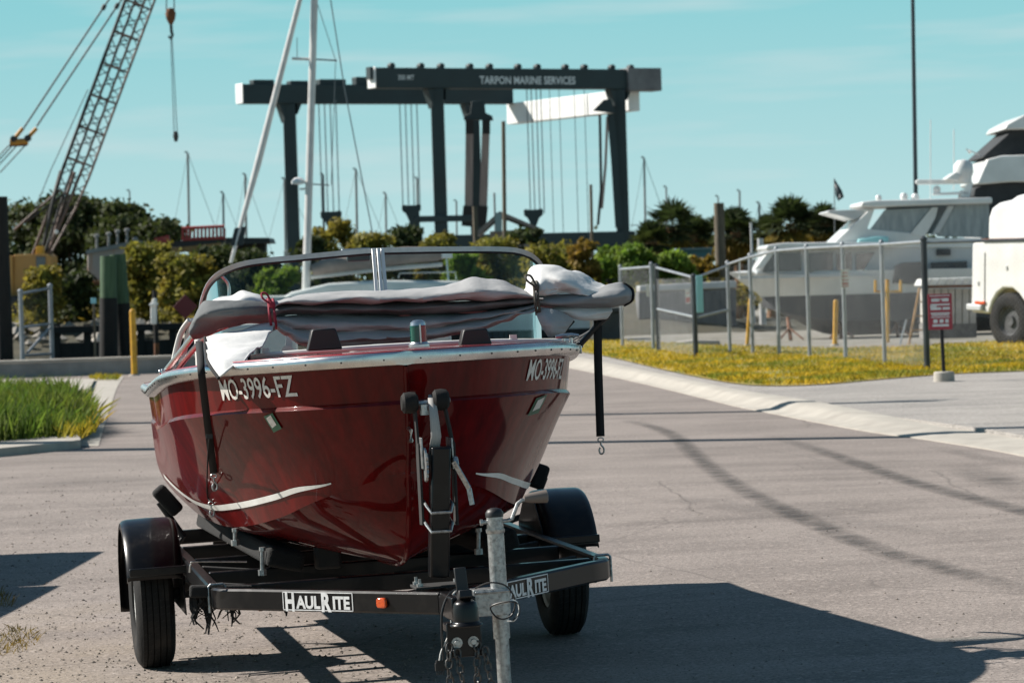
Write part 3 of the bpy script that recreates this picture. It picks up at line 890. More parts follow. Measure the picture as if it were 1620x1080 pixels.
# bunks
for sd in (-1, 1):
    b_ = MB()
    b_.bar(L(1.32, sd * .46, .600 - .045), L(-1.9, sd * .50, .560 - .045), .16, .085, up=(sd * -.25, 0, 1)); b_.build('bunk', MT['carpet'], trl, bevel=.02, segs=3)
    for u_ in (1.0, -.5, -1.6):
        b2 = MB(); q = L(u_, sd * (.46 + .01 * (1.3 - u_)), .45)
        b2.bar(q + Vector((0, .04, -.06)), q + Vector((0, .04, .10)), .07, .03, up=(0, 1, 0)); b2.build('bunk_bracket', MT['blackmatt'], trl, bevel=.004)
for px, py0, py1, u_ in ((415, 868, 905, 1.45), (372, 838, 858, 1.2), (757, 838, 872, 1.45)):
    b_ = MB(); a, b = lu(px, py0, u_), lu(px, py1, u_)
    b_.tube([a, b], .009, 8); b_.lathe([(0, .012), (.018, .012), (.018, -.012), (0, -.012)], b, (0, 0, 1), 6); b_.lathe([(0, .008), (.014, .008), (.014, -.008), (0, -.008)], a, (0, 0, 1), 6)
    b_.build('adjuster_bolt', MT['galv'], trl)
for u_, z_ in ((.95, .46), (-.6, .43)):       # keel rollers
    b_ = MB(); b_.lathe([(.0, -.06), (.045, -.06), (.03, -.02), (.03, .02), (.045, .06), (0, .06)], L(u_, 0, z_ - .01), (1, 0, 0), 16); b_.build('keel_roller', MT['rubber'], trl)
# keel pad seen in the gap
b_ = MB(); b_.box(lu(518, 880, 1.2), (.11, .08, .10)); b_.build('keel_pad', MT['blackmatt'], trl, bevel=.012)
# wheels
TR, TW, HT = .302, .175, .955
def tyre(sd):
    c = L(0, sd * HT, TR)
    w_ = thing('wheel', c, None, None, zero=True); w_.parent = trl; w_.location = c; ORG[w_] = c
    for k_ in ('label', 'category'):
        if k_ in w_: del w_[k_]
    prof = [(.17, -.065), (.175, -.078), (.21, -.0875), (.25, -.0875), (.275, -.080), (.288, -.070), (.296, -.062)]
    gx = [-.062, -.045, -.040, -.017, -.012, .012, .017, .040, .045, .062]
    for i, g_ in enumerate(gx):
        prof.append((.302 - .03 * g_ * g_ / .0039 * .1, g_))
        if i in (1, 3, 5, 7):
            prof.append((.292, g_ + .0008)); prof.append((.292, gx[i + 1] - .0008))
    prof += [(.296, .062), (.288, .070), (.275, .080), (.25, .0875), (.21, .0875), (.175, .078), (.17, .065)]
    b_ = MB(); b_.lathe(prof, c, (1, 0, 0), 72)
    ty = b_.build('tyre', MT['rubber'], w_, ang=25)
    # sipes across the ribs
    b2 = MB()
    for k in range(60):
        t = 2 * math.pi * k / 60
        rot = Matrix.Rotation(t, 3, 'X')
        for x_, ln in ((-.053, .017), (-.0285, .020), (0, .022), (.0285, .020), (.053, .017)):
            a = rot @ Vector((x_ - ln / 2, 0, .3025)); b = rot @ Vector((x_ + ln / 2, .0, .3025))
            dy = rot @ Vector((0, .008, 0))
            nn = rot @ Vector((0, 0, .0012))
            b2.add([c + a + nn - dy, c + b + nn, c + b + nn + dy * .35, c + a + nn - dy * .65], [(0, 1, 2, 3)])
    tag(b2.build('tread_sipes', MT['blackmatt'], ty, ang=None), kind='stuff')
    b3 = MB(); b3.lathe([(.0, .03), (.03, .03), (.05, .02), (.09, .02), (.12, .045), (.15, .05), (.165, .065), (.175, .07), (.172, .055), (.16, -.06), (.175, -.072)], c, (sd, 0, 0), 32)
    b3.build('rim', MT['white'], w_)
    b4 = MB()
    for k in range(5):
        t = 2 * math.pi * k / 5
        b4.lathe([(0, .045), (.009, .045), (.01, .02)], c + Vector((0, math.cos(t) * .057, math.sin(t) * .057)), (sd, 0, 0), 6)
    tag(b4.build('wheel_nuts', MT['galv'], w_), kind='stuff')
for sd in (-1, 1):
    tyre(sd)
    c = L(0, sd * HT, TR)
    b_ = MB(); rows = []; RF = .375
    x0, x1 = -.115 * 1, .135
    sec = [(-.122, -.035), (-.120, -.012), (-.108, -.002), (-.09, .002), (0, .004), (.09, .002), (.108, -.002), (.120, -.012), (.122, -.035)]
    for k in range(37):
        t = R(20) + R(172) * k / 36
        rows.append([c + Vector((a, -math.cos(t) * (RF + b) * 1.05, math.sin(t) * (RF + b))) for a, b in sec])
    b_.grid(rows); fe = b_.build('fender', MT['blackgloss'], trl, ang=40, solid=.004)
    for u_, z_ in ((.405, .47), (-.405, .47)):
        b_ = MB(); b_.bar(L(u_, sd * .79, z_), L(u_, sd * 1.07, z_), .035, .035)
        b_.build('fender_bracket', MT['blackgloss'], trl, bevel=.004)
    b_ = MB(); b_.prism([(-.39, -.04), (.39, -.04), (.30, .22), (.15, .33), (0, .365), (-.15, .33), (-.30, .22)], lambda a, b, d: c + Vector((d, a, b)), -sd * .126, -sd * .130)
    b_.build('inner_guard', MT['blackgloss'], trl)
# guide boards behind the wheels
for sd, px, py, u_ in ((-1, 262, 790, -.75), (1, 850, 752, -.75)):
    a = lu(px - 14 * (1 if sd < 0 else -.6), py - 18, u_); b = lu(px + 20 * (1 if sd < 0 else -.2), py + 20, u_)
    b_ = MB(); b_.bar(a, b, .075, .10, up=(0, 1, 0)); g_ = b_.build('guide_pad', MT['carpet'], trl, bevel=.02, segs=3)
    b_ = MB(); b_.tube([a + (b - a) * .4 + Vector((-.03 * -sd, .02, -.02)), b + Vector((sd * -.02, .02, -.12)), L(u_ - .05, sd * .79, ZC)], .016, 8); b_.build('guide_post', MT['blackmatt'], g_)
# torn carpet hanging under the left corner
rg = random.Random(4)
for px, py, n_, ln in ((312, 952, 12, 30), (362, 950, 12, 34), (326, 955, 8, 40), (346, 950, 6, 18), (456, 957, 2, 14)):
    b_ = MB()
    for k in range(n_):
        x_ = px + rg.uniform(-12, 12); l_ = ln * rg.uniform(.35, 1.25); wd = rg.uniform(.004, .013)
        u_ = 1.75 + rg.uniform(-.03, .03)
        q = [lu(x_ + rg.uniform(-3, 3) * j, py - 14 + (l_ + 14) * j / 4, u_) for j in range(5)]
        rows = [[p + Vector((-wd * (1.2 - j / 4), 0, 0)), p + Vector((wd * (1.2 - j / 4), rg.uniform(-.01, .01), 0))] for j, p in enumerate(q)]
        b_.grid(rows)
    tag(b_.build('torn_carpet', MT['carpet'], trl, ang=None, solid=.003), kind='stuff')
b_ = MB(); b_.bar(lu(400, 935, 1.78), lu(300, 935, 1.78), .05, .05); b_.build('carpet_backing', MT['carpet'], trl, bevel=.01)
for px, py in ((412, 958), (455, 953)):
    b_ = MB(); a = lu(px, py, 1.9); b_.tube([a + Vector((0, 0, .05)), a + Vector((0, 0, -.02))], .009, 8); b_.build('bolt', MT['rust'], trl)
# U bolts on the frame corner
for sd, px, py in ((-1, 303, 905), (1, 850, 862)):
    b_ = MB(); q = L(1.80, sd * .80, ZC)
    b_.tube([q + Vector((-.034, 0, -.06)), q + Vector((-.034, 0, .045)), q + Vector((-.025, 0, .053)), q + Vector((.025, 0, .053)), q + Vector((.034, 0, .045)), q + Vector((.034, 0, -.06))], .006, 8)
    b_.build('u_bolt', MT['galv'], trl)
# tongue
b_ = MB(); b_.bar(L(VU - .25, 0, ZC - .003), L(3.10, 0, ZC - .003), .075, .075); tong = b_.build('tongue', MT['blackgloss'], trl, bevel=.008)
b_ = MB(); b_.box(L(2.53, 0, ZT + .006), (.20, .16, .010)); b_.build('post_plate', MT['blackmatt'], trl, bevel=.002)
b_ = MB()
for dx_, dy_ in ((-.08, -.05), (.08, -.05), (-.08, .05), (.08, .05)):
    q = L(2.53, 0, ZT + .011) + Vector((dx_, dy_, 0)); b_.lathe([(0, .03), (.006, .03), (.006, .012), (.013, .012), (.013, 0)], q, (0, 0, 1), 6)
tag(b_.build('plate_bolts', MT['galv'], trl), kind='stuff')
# winch post with bow stop
PU = 2.62
ptop, pbot = lu(696, 706, PU), lu(694, 912, PU - .02)
b_ = MB(); b_.bar(pbot, ptop, .075, .075, up=(0, 1, 0)); post = b_.build('winch_post', MT['blackgloss'], trl, bevel=.007)
for py in (806, 836):
    q = lu(695, py, PU); b_ = MB()
    b_.tube([q + Vector((-.050, .06, .035)), q + Vector((-.052, -.02, .02)), q + Vector((-.038, -.05, -.008)), q + Vector((.038, -.05, -.008)), q + Vector((.050, -.02, .02)), q + Vector((.050, .06, .035))], .006, 8); b_.build('u_bolt', MT['galv'], post)
for q0_, q1_, q2_ in (((655, 640), (661, 701), (668, 830)), ((702, 636), (716, 699), (722, 830))):
    b_ = MB(); b_.bar(lu(*q1_, PU - .06), lu(*q2_, PU - .05), .010, .07, up=(0, 1, 0)); b_.bar(lu(*q0_, PU - .08), lu(q1_[0], q1_[1] + 2, PU - .06), .010, .05, up=(0, 1, 0))
    b_.build('side_plate', MT['blackmatt'], post, bevel=.002)
b_ = MB(); a, b = lu(644, 640, PU - .07), lu(712, 632, PU - .07); b_.tube([a, b], .010, 8); b_.lathe([(0, .02), (.018, .02), (.018, -.02), (0, -.02)], lu(671, 648, PU - .05), (0, 0, 1), 10); b_.build('roller_shaft', MT['galv'], post)
for px, py in ((648, 637), (697, 632)):
    q = lu(px, py, PU - .07); b_ = MB()
    b_.lathe([(0, -.032), (.028, -.032), (.040, -.022), (.043, 0), (.040, .022), (.028, .032), (0, .032)], q, (1, 0, -.02), 22); b_.build('bow_roller', MT['rubber'], trl)
# winch
b_ = MB(); q = lu(690, 725, PU - .06)
b_.lathe([(0, -.05), (.05, -.05), (.05, -.046), (.022, -.044), (.022, .044), (.05, .046), (.05, .05), (0, .05)], q, (1, 0, 0), 24)
for px in (665, 713):
    p0 = lu(px, 712, PU - .04)
    b_.box(p0 + Vector((0, .02, -.01)), (.006, .14, .12))
b_.build('winch', MT['galv'], trl, bevel=.001)
b_ = MB(); q = lu(671, 735, PU + .0)
vs, fs = [], []
ng = 40
for k in range(ng):
    r_ = .066 if k % 2 else .058; t = 2 * math.pi * k / ng
    vs += [q + Vector((0, math.cos(t) * r_, math.sin(t) * r_)), q + Vector((.008, math.cos(t) * r_, math.sin(t) * r_))]
for k in range(ng):
    k2 = (k + 1) % ng; fs.append((2 * k, 2 * k2, 2 * k2 + 1, 2 * k + 1))
fs += [tuple(range(0, 2 * ng, 2)), tuple(range(2 * ng - 1, 0, -2))]
b_.add(vs, fs); b_.build('winch_gear', MT['galv'], trl, ang=None)
b_ = MB()
b_.tube([lu(720, 724, PU + .02), lu(722, 735, PU + .04)], .011, 8); b_.bar(lu(718, 730, PU + .04), lu(742, 772, PU + .06), .020, .006, up=(1, 1, 0)); b_.bar(lu(742, 772, PU + .06), lu(747, 798, PU + .07), .020, .006, up=(1, 1, 0))
b_.build('winch_handle', MT['galv'], trl)
b_ = MB(); rows = []
for px, py, u_, wd in ((686, 718, PU - .02, .042), (690, 690, PU + .0, .040), (687, 660, PU - .01, .034), (683, 630, PU - .06, .030), (684, 624, PU - .13, .03)):
    p = lu(px, py, u_); rows.append([p + Vector((-wd / 2, 0, 0)), p + Vector((wd / 2, 0, 0))])
b_.grid(rows); b_.build('winch_strap', MT['strap'], trl, ang=60, solid=.004)
# coupler
CUU = 3.02
b_ = MB()
b_.bar(L(2.86, 0, ZC + .012), L(3.14, 0, ZC + .012), .092, .088)
b_.lathe([(.0, .058), (.025, .056), (.042, .044), (.048, .02), (.05, -.03), (.062, -.034), (.062, -.044), (0, -.044)], L(3.17, 0, ZC - .005), (0, 0, 1), 22)
coup = b_.build('coupler', MT['blackgloss'], trl, bevel=.006)
b_ = MB(); b_.bar(L(3.14, 0, ZC + .055), L(3.12, -.005, ZC + .165), .045, .010, up=(0, 1, 0)); b_.bar(L(3.14, 0, ZC + .05), L(3.20, 0, ZC + .075), .05, .03); b_.build('coupler_latch', MT['black'], coup, bevel=.004)
b_ = MB(); b_.box(L(3.10, 0, ZC - .105), (.13, .012, .13)); b_.box(L(3.05, 0, ZC - .06), (.13, .10, .03)); b_.build('chain_plate', MT['blackgloss'], trl, bevel=.004)
for dx_ in (-.03, .032):
    b_ = MB(); b_.lathe([(0, .016), (.010, .016), (.012, .006), (.021, .006), (.021, 0), (0, 0)], L(3.107, dx_, ZC - .115), (0, -1, 0), 14); b_.build('chain_bolt', MT['galv'], trl)
# chains: interlocked links hanging down to the ground and piling there
def link(mb, c, d, turn, ln=.036, wd=.013, r=.0042):
    d = d.normalized(); x = d.orthogonal().normalized(); y = d.cross(x)
    a = x * math.cos(turn) + y * math.sin(turn)
    pts = []
    for k in range(12):
        t = 2 * math.pi * k / 12
        e = (ln / 2 - wd) * (1 if math.cos(t) > 0 else -1)
        pts.append(c + d * (math.cos(t) * wd + e) + a * (math.sin(t) * wd))
    mb.tube(pts, r, 6, closed=True)
for x0, x1 in ((-.055, -.035), (.05, .065)):
    b_ = MB()
    top_ = L(3.11, x0, ZC - .10)
    path = catmull([top_, top_ + Vector((-.012, -.015, -.10)), L(3.10, x1 - .02, .10), L(3.09, x1, .02), L(3.10, x1 + .03, .012), L(3.16, x1 + .05, .012)], 12)
    path2 = catmull([top_ + Vector((.02, -.01, -.02)), top_ + Vector((.03, -.018, -.12)), L(3.13, x1 + .035, .10), L(3.14, x1 + .05, .02), L(3.2, x1 + .06, .012)], 12)
    for pth in (path, path2):
        acc = 0; k = 0; last = pth[0]
        for p in pth:
            seg = (p - last); acc += seg.length
            if acc >= .0275:
                link(b_, p, seg if seg.length > 1e-6 else Vector((0, 0, -1)), (k % 2) * math.pi / 2 + .5); k += 1; acc = 0
            last = p
    tag(b_.build('safety_chain', MT['chain'], trl), kind='stuff')
# tongue jack
JU = 2.92
jt = lu(782, 812, JU); jb_z = .16
jx = jt.x
b_ = MB(); b_.tube([Vector((jt.x, jt.y, jt.z)), Vector((jt.x, jt.y, .33))], .032, 20); jack = b_.build('jack', MT['galv'], trl)
b_ = MB(); b_.tube([Vector((jt.x, jt.y, .36)), Vector((jt.x, jt.y, .05))], .0265, 20); b_.lathe([(0, .05), (.03, .05), (.075, .012), (.08, .0), (0, 0)], Vector((jt.x, jt.y, .0)), (0, 0, 1), 20); b_.build('jack_leg', MT['galv'], jack)
b_ = MB(); b_.lathe([(.034, -.012), (.034, .004), (.026, .016), (.012, .022), (0, .023)], jt, (0, 0, 1), 20); b_.build('jack_cap', MT['black'], jack)
b_ = MB()
k0 = jt + Vector((0, 0, -.030))
b_.tube([k0 + Vector((-.05, 0, 0)), k0 + Vector((.05, 0, 0)), k0 + Vector((.066, 0, .004)), k0 + Vector((.092, 0, .062)), k0 + Vector((.108, 0, .072)), k0 + Vector((.13, 0, .074))], .0075, 10)
b_.lathe([(0, -.056), (.012, -.056), (.012, -.046), (.006, -.044)], k0, (1, 0, 0), 10)
b_.lathe([(.006, -.002), (.034, -.004), (.036, .0), (.036, .012), (.006, .014)], k0 + Vector((0, 0, -.04)), (0, 0, 1), 16)
crank = b_.build('jack_crank', MT['galv'], jack)
b_ = MB(); b_.lathe([(0, .118), (.013, .118), (.019, .14), (.024, .19), (.025, .205), (.02, .208), (0, .208)], k0 + Vector((0, 0, .075)), (1, 0, .03), 16); b_.build('crank_grip', MT['grip'], crank)
b_ = MB(); jz = ZC
b_.box(Vector((jt.x - .05, jt.y, jz + .01)), (.11, .09, .10)); b_.tube([Vector((jt.x - .1, jt.y - .05, jz + .05)), Vector((jt.x + .035, jt.y - .05, jz + .05)), Vector((jt.x + .045, jt.y + .05, jz + .05))], .006, 8)
b_.lathe([(.033, -.05), (.040, -.05), (.040, .05), (.033, .05)], Vector((jt.x, jt.y, jz + .01)), (0, 0, 1), 20); b_.build('jack_clamp', MT['galv'], trl, bevel=.003)
# loose wiring
def wires(name, pts, r, mt):
    b_ = MB(); b_.tube(catmull([lu(*q) for q in pts], 10), r, 6); return b_.build(name, MT[mt], trl)
wires('cable', [(735, 925, 2.95), (712, 938, 3.02), (700, 965, 3.05), (699, 1000, 3.05), (701, 1030, 3.05), (702, 1046, 3.05)], .0045, 'black')
wires('cable', [(726, 928, 2.95), (714, 945, 3.03), (711, 968, 3.04), (714, 985, 3.05), (708, 1008, 3.05), (698, 1030, 3.05), (695, 1046, 3.05)], .003, 'wire')
wires('cable', [(752, 930, 3.0), (775, 921, 3.06), (800, 926, 3.08), (814, 946, 3.08), (812, 968, 3.08), (800, 978, 3.08), (786, 976, 3.07), (776, 962, 3.05), (784, 955, 3.07), (806, 951, 3.1), (820, 955, 3.1), (821, 970, 3.1), (811, 981, 3.1)], .0032, 'black')
wires('cable', [(782, 957, 3.06), (800, 953, 3.09), (816, 950, 3.1), (821, 964, 3.1), (815, 980, 3.1), (802, 982, 3.09)], .0025, 'wire')
wires('cable', [(300, 905, 1.85), (302, 892, 1.86), (312, 888, 1.86), (390, 888, 1.80)], .004, 'galv')
b_ = MB(); q = lu(696, 1054, 3.05)
b_.box(q, (.036, .014, .03)); b_.box(q + Vector((0, 0, .018)), (.028, .012, .012))
for k in range(4):
    b_.tube([q + Vector((-.012 + .008 * k, 0, -.014)), q + Vector((-.012 + .008 * k, 0, -.03))], .0022, 6)
b_.build('plug', MT['black'], trl, bevel=.002)
# ================================================================== the ground
def mixmask(name, ca, cb, cc, speck, scale=26.0, bump=0.35):
    """weathered paving: two tones, fine aggregate speckle, sandy dirt (cc) towards the near left shoulder"""
    M = bpy.data.materials.new(name); M.use_nodes = True
    t = M.node_tree; N = t.nodes; K = t.links; p = N['Principled BSDF']
    p.inputs['Roughness'].default_value = 0.9; p.inputs['Specular IOR Level'].default_value = 0.25
    co = N.new('ShaderNodeTexCoord').outputs['Object']
    def nz(s_, d_=5, r_=0.6, st=None):
        n = N.new('ShaderNodeTexNoise'); n.inputs['Scale'].default_value = s_; n.inputs['Detail'].default_value = d_; n.inputs['Roughness'].default_value = r_
        v = co
        if st:
            mpn = N.new('ShaderNodeMapping'); mpn.inputs['Scale'].default_value = st; K.new(co, mpn.inputs['Vector']); v = mpn.outputs['Vector']
        K.new(v, n.inputs['Vector']); return n.outputs['Fac']
    def rng(v, a, b, c=0.0, d=1.0):
        r_ = N.new('ShaderNodeMapRange'); r_.inputs['From Min'].default_value = a; r_.inputs['From Max'].default_value = b
        r_.inputs['To Min'].default_value = c; r_.inputs['To Max'].default_value = d; K.new(v, r_.inputs['Value']); return r_.outputs['Result']
    def mix(f, a, b, mode='MIX'):
        m_ = N.new('ShaderNodeMix'); m_.data_type = 'RGBA'; m_.blend_type = mode
        if isinstance(f, float): m_.inputs['Factor'].default_value = f
        else: K.new(f, m_.inputs['Factor'])
        for k, v in (('A', a), ('B', b)):
            if isinstance(v, tuple): m_.inputs[k].default_value = (*v, 1)
            else: K.new(v, m_.inputs[k])
        return m_.outputs['Result']
    def mth(op, a, b):
        m_ = N.new('ShaderNodeMath'); m_.operation = op
        for i, v in enumerate((a, b)):
            if isinstance(v, float): m_.inputs[i].default_value = v
            else: K.new(v, m_.inputs[i])
        return m_.outputs[0]
    base = mix(rng(nz(0.55, 6, .62), .38, .66), ca, cb)
    base = mix(rng(nz(0.8, 4, .6, (.25, 2.2, 1)), .42, .70, 0.0, .55), base, tuple(k * 1.22 for k in cb))
    if cc:
        sp = N.new('ShaderNodeSeparateXYZ'); K.new(co, sp.inputs[0])
        g = mth('ADD', mth('MULTIPLY', sp.outputs[0], 0.55), mth('MULTIPLY', sp.outputs[1], 0.30))
        g = mth('ADD', g, mth('MULTIPLY', nz(0.9, 6, .65), 3.2))
        base = mix(rng(g, 5.9, 4.2), base, cc)
    f1 = nz(75, 3, .6); f2 = nz(32, 4, .65)
    base = mix(rng(f1, .50, .36, 0, speck), base, tuple(k * .42 for k in ca))
    base = mix(rng(f2, .54, .68, 0, speck * .9), base, tuple(min(1, k * 1.6) for k in cb))
    cr_ = N.new('ShaderNodeTexVoronoi'); cr_.feature = 'DISTANCE_TO_EDGE'; cr_.inputs['Scale'].default_value = 0.33
    wv = N.new('ShaderNodeMix'); wv.data_type = 'RGBA'; wv.inputs['Factor'].default_value = .12
    wn = N.new('ShaderNodeTexNoise'); wn.inputs['Scale'].default_value = 1.4; K.new(co, wn.inputs['Vector'])
    K.new(co, wv.inputs['A']); K.new(wn.outputs['Color'], wv.inputs['B']); K.new(wv.outputs['Result'], cr_.inputs['Vector'])
    base = mix(rng(cr_.outputs['Distance'], .004, .0, 0, .45), base, tuple(k * .35 for k in ca))
    K.new(base, p.inputs['Base Color'])
    bu = N.new('ShaderNodeBump'); bu.inputs['Strength'].default_value = bump; bu.inputs['Distance'].default_value = .012
    K.new(mth('ADD', f1, mth('MULTIPLY', f2, 1.4)), bu.inputs['Height']); K.new(bu.outputs['Normal'], p.inputs['Normal'])
    return M
MT['asphalt'] = mixmask('bleached_asphalt', (.175, .150, .136), (.265, .229, .207), (.275, .226, .172), .75)
MT['yard'] = pm('yard_gravel', (.30, .28, .25), (.17, .16, .12), .7, .95, bump=.4, bscale=30)
MT['gravel'] = mixmask('pale_gravel', (.25, .235, .22), (.36, .335, .31), None, .9, bump=.6)
MT['concrete'] = pm('pale_concrete', (.42, .39, .34), (.30, .275, .24), 2.2, .9, bump=.2, bscale=60, lo=.3, hi=.7)
MT['wallconc'] = pm('grey_concrete', (.27, .27, .26), (.18, .18, .175), 1.4, .9, bump=.2, bscale=30)
MT['grassdry'] = pm('dry_grass', (.50, .34, .020), (.17, .20, .022), .55, .9, island=.3, transl=.4, lo=.42, hi=.60)
MT['grassgreen'] = pm('green_weeds', (.06, .13, .014), (.14, .17, .025), 1.2, .85, island=.4, transl=.45)
MT['grassbrown'] = pm('withered_grass', (.26, .18, .05), (.16, .13, .04), 3, .9, island=.35, transl=.3)
MT['soil'] = pm('verge_soil', (.34, .245, .05), (.17, .17, .035), .6, .95, bump=.4, bscale=20, lo=.42, hi=.6)
xs = np.linspace(-36, 36, 73); ys = list(np.linspace(4, 36, 65)) + [42, 50, 60, 76]
b_ = MB(); b_.grid([[Vector((x, y, gz(x, y))) for x in xs] for y in ys])
road = b_.build('road', MT['asphalt'], org=(0, 0, 0)); tag(road, kind='structure')
b_ = MB()
X_ = [-2500, -400, -60, 60, 400, 2500]
b_.grid([[Vector((x, y, -.5 if y < 75.5 else -.012)) for x in X_] for y in (-60, 3, 40, 75, 75.9, 120, 300, 1000, 5000)])
tag(b_.build('ground', MT['yard'], org=(0, 0, 0)), kind='structure')
def strip(name, A, B, mat, h=0.0, n=6, m_=3, parent=None, hb=None, skirt=0.0):
    a = catmull([gp(x, y) for x, y in A], n); b = catmull([gp(x, y) for x, y in B], n)
    rows = []
    for p, q in zip(a, b):
        r_ = []
        for k in range(m_ + 1):
            c = p.lerp(q, k / m_); hh = h + ((hb - h) * k / m_ if hb is not None else 0)
            c.z = gz(c.x, c.y) + hh; r_.append(c)
        if skirt:
            c0 = r_[0].copy(); c0.z -= skirt; r_ = [c0] + r_
        rows.append(r_)
    g = MB(); g.grid(rows)
    o = g.build(name, mat, parent, org=(0, 0, 0), ang=40)
    if parent is None: tag(o, kind='structure')
    return o
KO = [(890, 580), (940, 590), (1000, 603), (1080, 622), (1160, 642), (1225, 655), (1290, 668), (1380, 684), (1480, 698), (1620, 722), (1800, 758)]
KI = [(890, 568), (940, 578), (1000, 591), (1080, 609), (1165, 628), (1245, 641), (1320, 654), (1410, 669), (1510, 683), (1640, 704), (1830, 738)]
def kerb_mesh():
    a = catmull([gp(x, y) for x, y in KO], 6); b = catmull([gp(x, y) for x, y in KI], 6); rows = []
    for i, (p, q) in enumerate(zip(a, b)):
        hgt = .11 * (1 - .65 * smooth(34, 50, i))
        r_ = []
        for k, hh in ((0, -.02), (0, .012), (.25, .03), (.45, .8 * hgt), (.6, hgt), (1, hgt), (1.02, -.02)):
            c = p.lerp(q, k); c.z = gz(c.x, c.y) + hh; r_.append(c)
        rows.append(r_)
    g = MB(); g.grid(rows); tag(g.build('kerb', MT['concrete'], org=(0, 0, 0), ang=30), kind='structure')
kerb_mesh()
GN = [(890, 560), (940, 568), (985, 578), (1060, 597), (1150, 616), (1215, 622), (1300, 620), (1400, 611), (1500, 603), (1620, 598), (1830, 590)]
GF = [(890, 545), (940, 546), (985, 547), (1040, 550), (1155, 556), (1215, 558), (1280, 560), (1380, 560), (1480, 556), (1620, 545), (1830, 540)]
strip('gravel_drive', KI, GN, MT['gravel'], .075, hb=.10, skirt=.12)
strip('verge', GN, GF, MT['soil'], .112, hb=.13, m_=8)
def inpoly(px, py, poly):
    c = False; j = len(poly) - 1
    for i in range(len(poly)):
        xi, yi = poly[i]; xj, yj = poly[j]
        if (yi > py) != (yj > py) and px < (xj - xi) * (py - yi) / (yj - yi) + xi: c = not c
        j = i
    return c
def blades(name, poly, n, hmin, hmax, wd, mat, label, cat, z0=0.0, dens=None, lean=.5, seed=1):
    rg_ = random.Random(seed); vs = []; fs = []
    x0, x1 = min(p[0] for p in poly), max(p[0] for p in poly); y0_, y1_ = min(p[1] for p in poly), max(p[1] for p in poly)
    k = 0
    while k < n:
        px, py = rg_.uniform(x0, x1), rg_.uniform(y0_, y1_)
        if not inpoly(px, py, poly): continue
        p = gp(px, py); nz_ = noise.noise(Vector((p.x * 1.1, p.y * .5, 3))) * .5 + .5
        if dens and rg_.random() > smooth(dens[0], dens[1], nz_): 
            k += .25; continue
        p.z = gz(p.x, p.y) + z0 - .005
        hh = rg_.uniform(hmin, hmax) * (.55 + .9 * nz_); a = rg_.uniform(0, 6.283); w_ = wd * rg_.uniform(.6, 1.3)
        ex = Vector((math.cos(a), math.sin(a), 0)) * w_
        tip = p + Vector((rg_.gauss(0, lean) * hh, rg_.gauss(0, lean) * hh, hh)); md = p.lerp(tip, .55) + Vector((0, 0, hh * .12))
        o = len(vs); vs += [p - ex, p + ex, md + ex * .8, tip, md - ex * .8]; fs.append((o, o + 1, o + 2, o + 3, o + 4)); k += 1
    ob = raw(name, [tuple(v) for v in vs], fs, mat)
    return tag(ob, label, cat, kind='stuff')
blades('verge_grass', GN + GF[::-1], 30000, .03, .085, .010, MT['grassdry'], 'yellowing short grass on the verge along the chain link fence', 'grass', .12, (.15, .5), .7, 3)
# left: gutter, pavement corner, kerb and weeds
strip('gutter', [(196, 596), (186, 612), (176, 640), (166, 672), (156, 706)], [(150, 596), (142, 612), (132, 640), (121, 672), (108, 706)], MT['concrete'], .006)
strip('path', [(150, 603), (100, 603), (40, 604), (-60, 606), (-200, 608)], [(138, 627), (95, 628), (40, 630), (-60, 633), (-200, 640)], MT['concrete'], .05, skirt=.0)
strip('kerb', [(128, 708), (100, 712), (60, 716), (0, 722), (-120, 732)], [(124, 697), (96, 700), (58, 704), (0, 709), (-120, 716)], MT['concrete'], .09, skirt=.1)
WP = [(-60, 640), (0, 634), (40, 632), (90, 636), (120, 648), (146, 672), (146, 690), (120, 700), (60, 706), (0, 711), (-60, 716)]
strip('verge', [(-140, 716), (0, 709), (58, 704), (96, 700), (124, 697), (146, 690)], [(-140, 634), (0, 629), (58, 630), (96, 633), (120, 642), (147, 672)], MT['soil'], .085, hb=.06)
blades('tall_weeds', WP, 9000, .16, .42, .012, MT['grassgreen'], 'tall bright green weeds growing at the left kerb beside the gutter', 'weeds', .07, None, .35, 5)
blades('dry_weeds', [(120, 640), (150, 668), (152, 692), (128, 704), (90, 706), (100, 680)], 900, .08, .3, .009, MT['grassdry'], 'dry yellow tufts on the edge of the green weeds beside the gutter', 'weeds', .07, None, .6, 6)
blades('dry_weeds', [(150, 598), (190, 598), (186, 603), (140, 603)], 260, .04, .12, .012, MT['grassdry'], 'small yellow tufts in front of the low concrete seawall', 'weeds', .03, None, .6, 7)
blades('dry_weeds', [(-20, 1000), (30, 992), (62, 1004), (64, 1016), (40, 1030), (0, 1038), (-20, 1040)], 240, .015, .045, .003, MT['grassbrown'], 'dry yellow tuft on the dirt at the lower left of the picture', 'weeds', 0, None, .9, 8)
blades('dry_weeds', [(-20, 930), (10, 940), (28, 955), (10, 962), (-20, 960)], 110, .02, .07, .003, MT['grassbrown'], 'thin dry tuft beside the dark shadow at the left edge', 'weeds', 0, None, .7, 9)
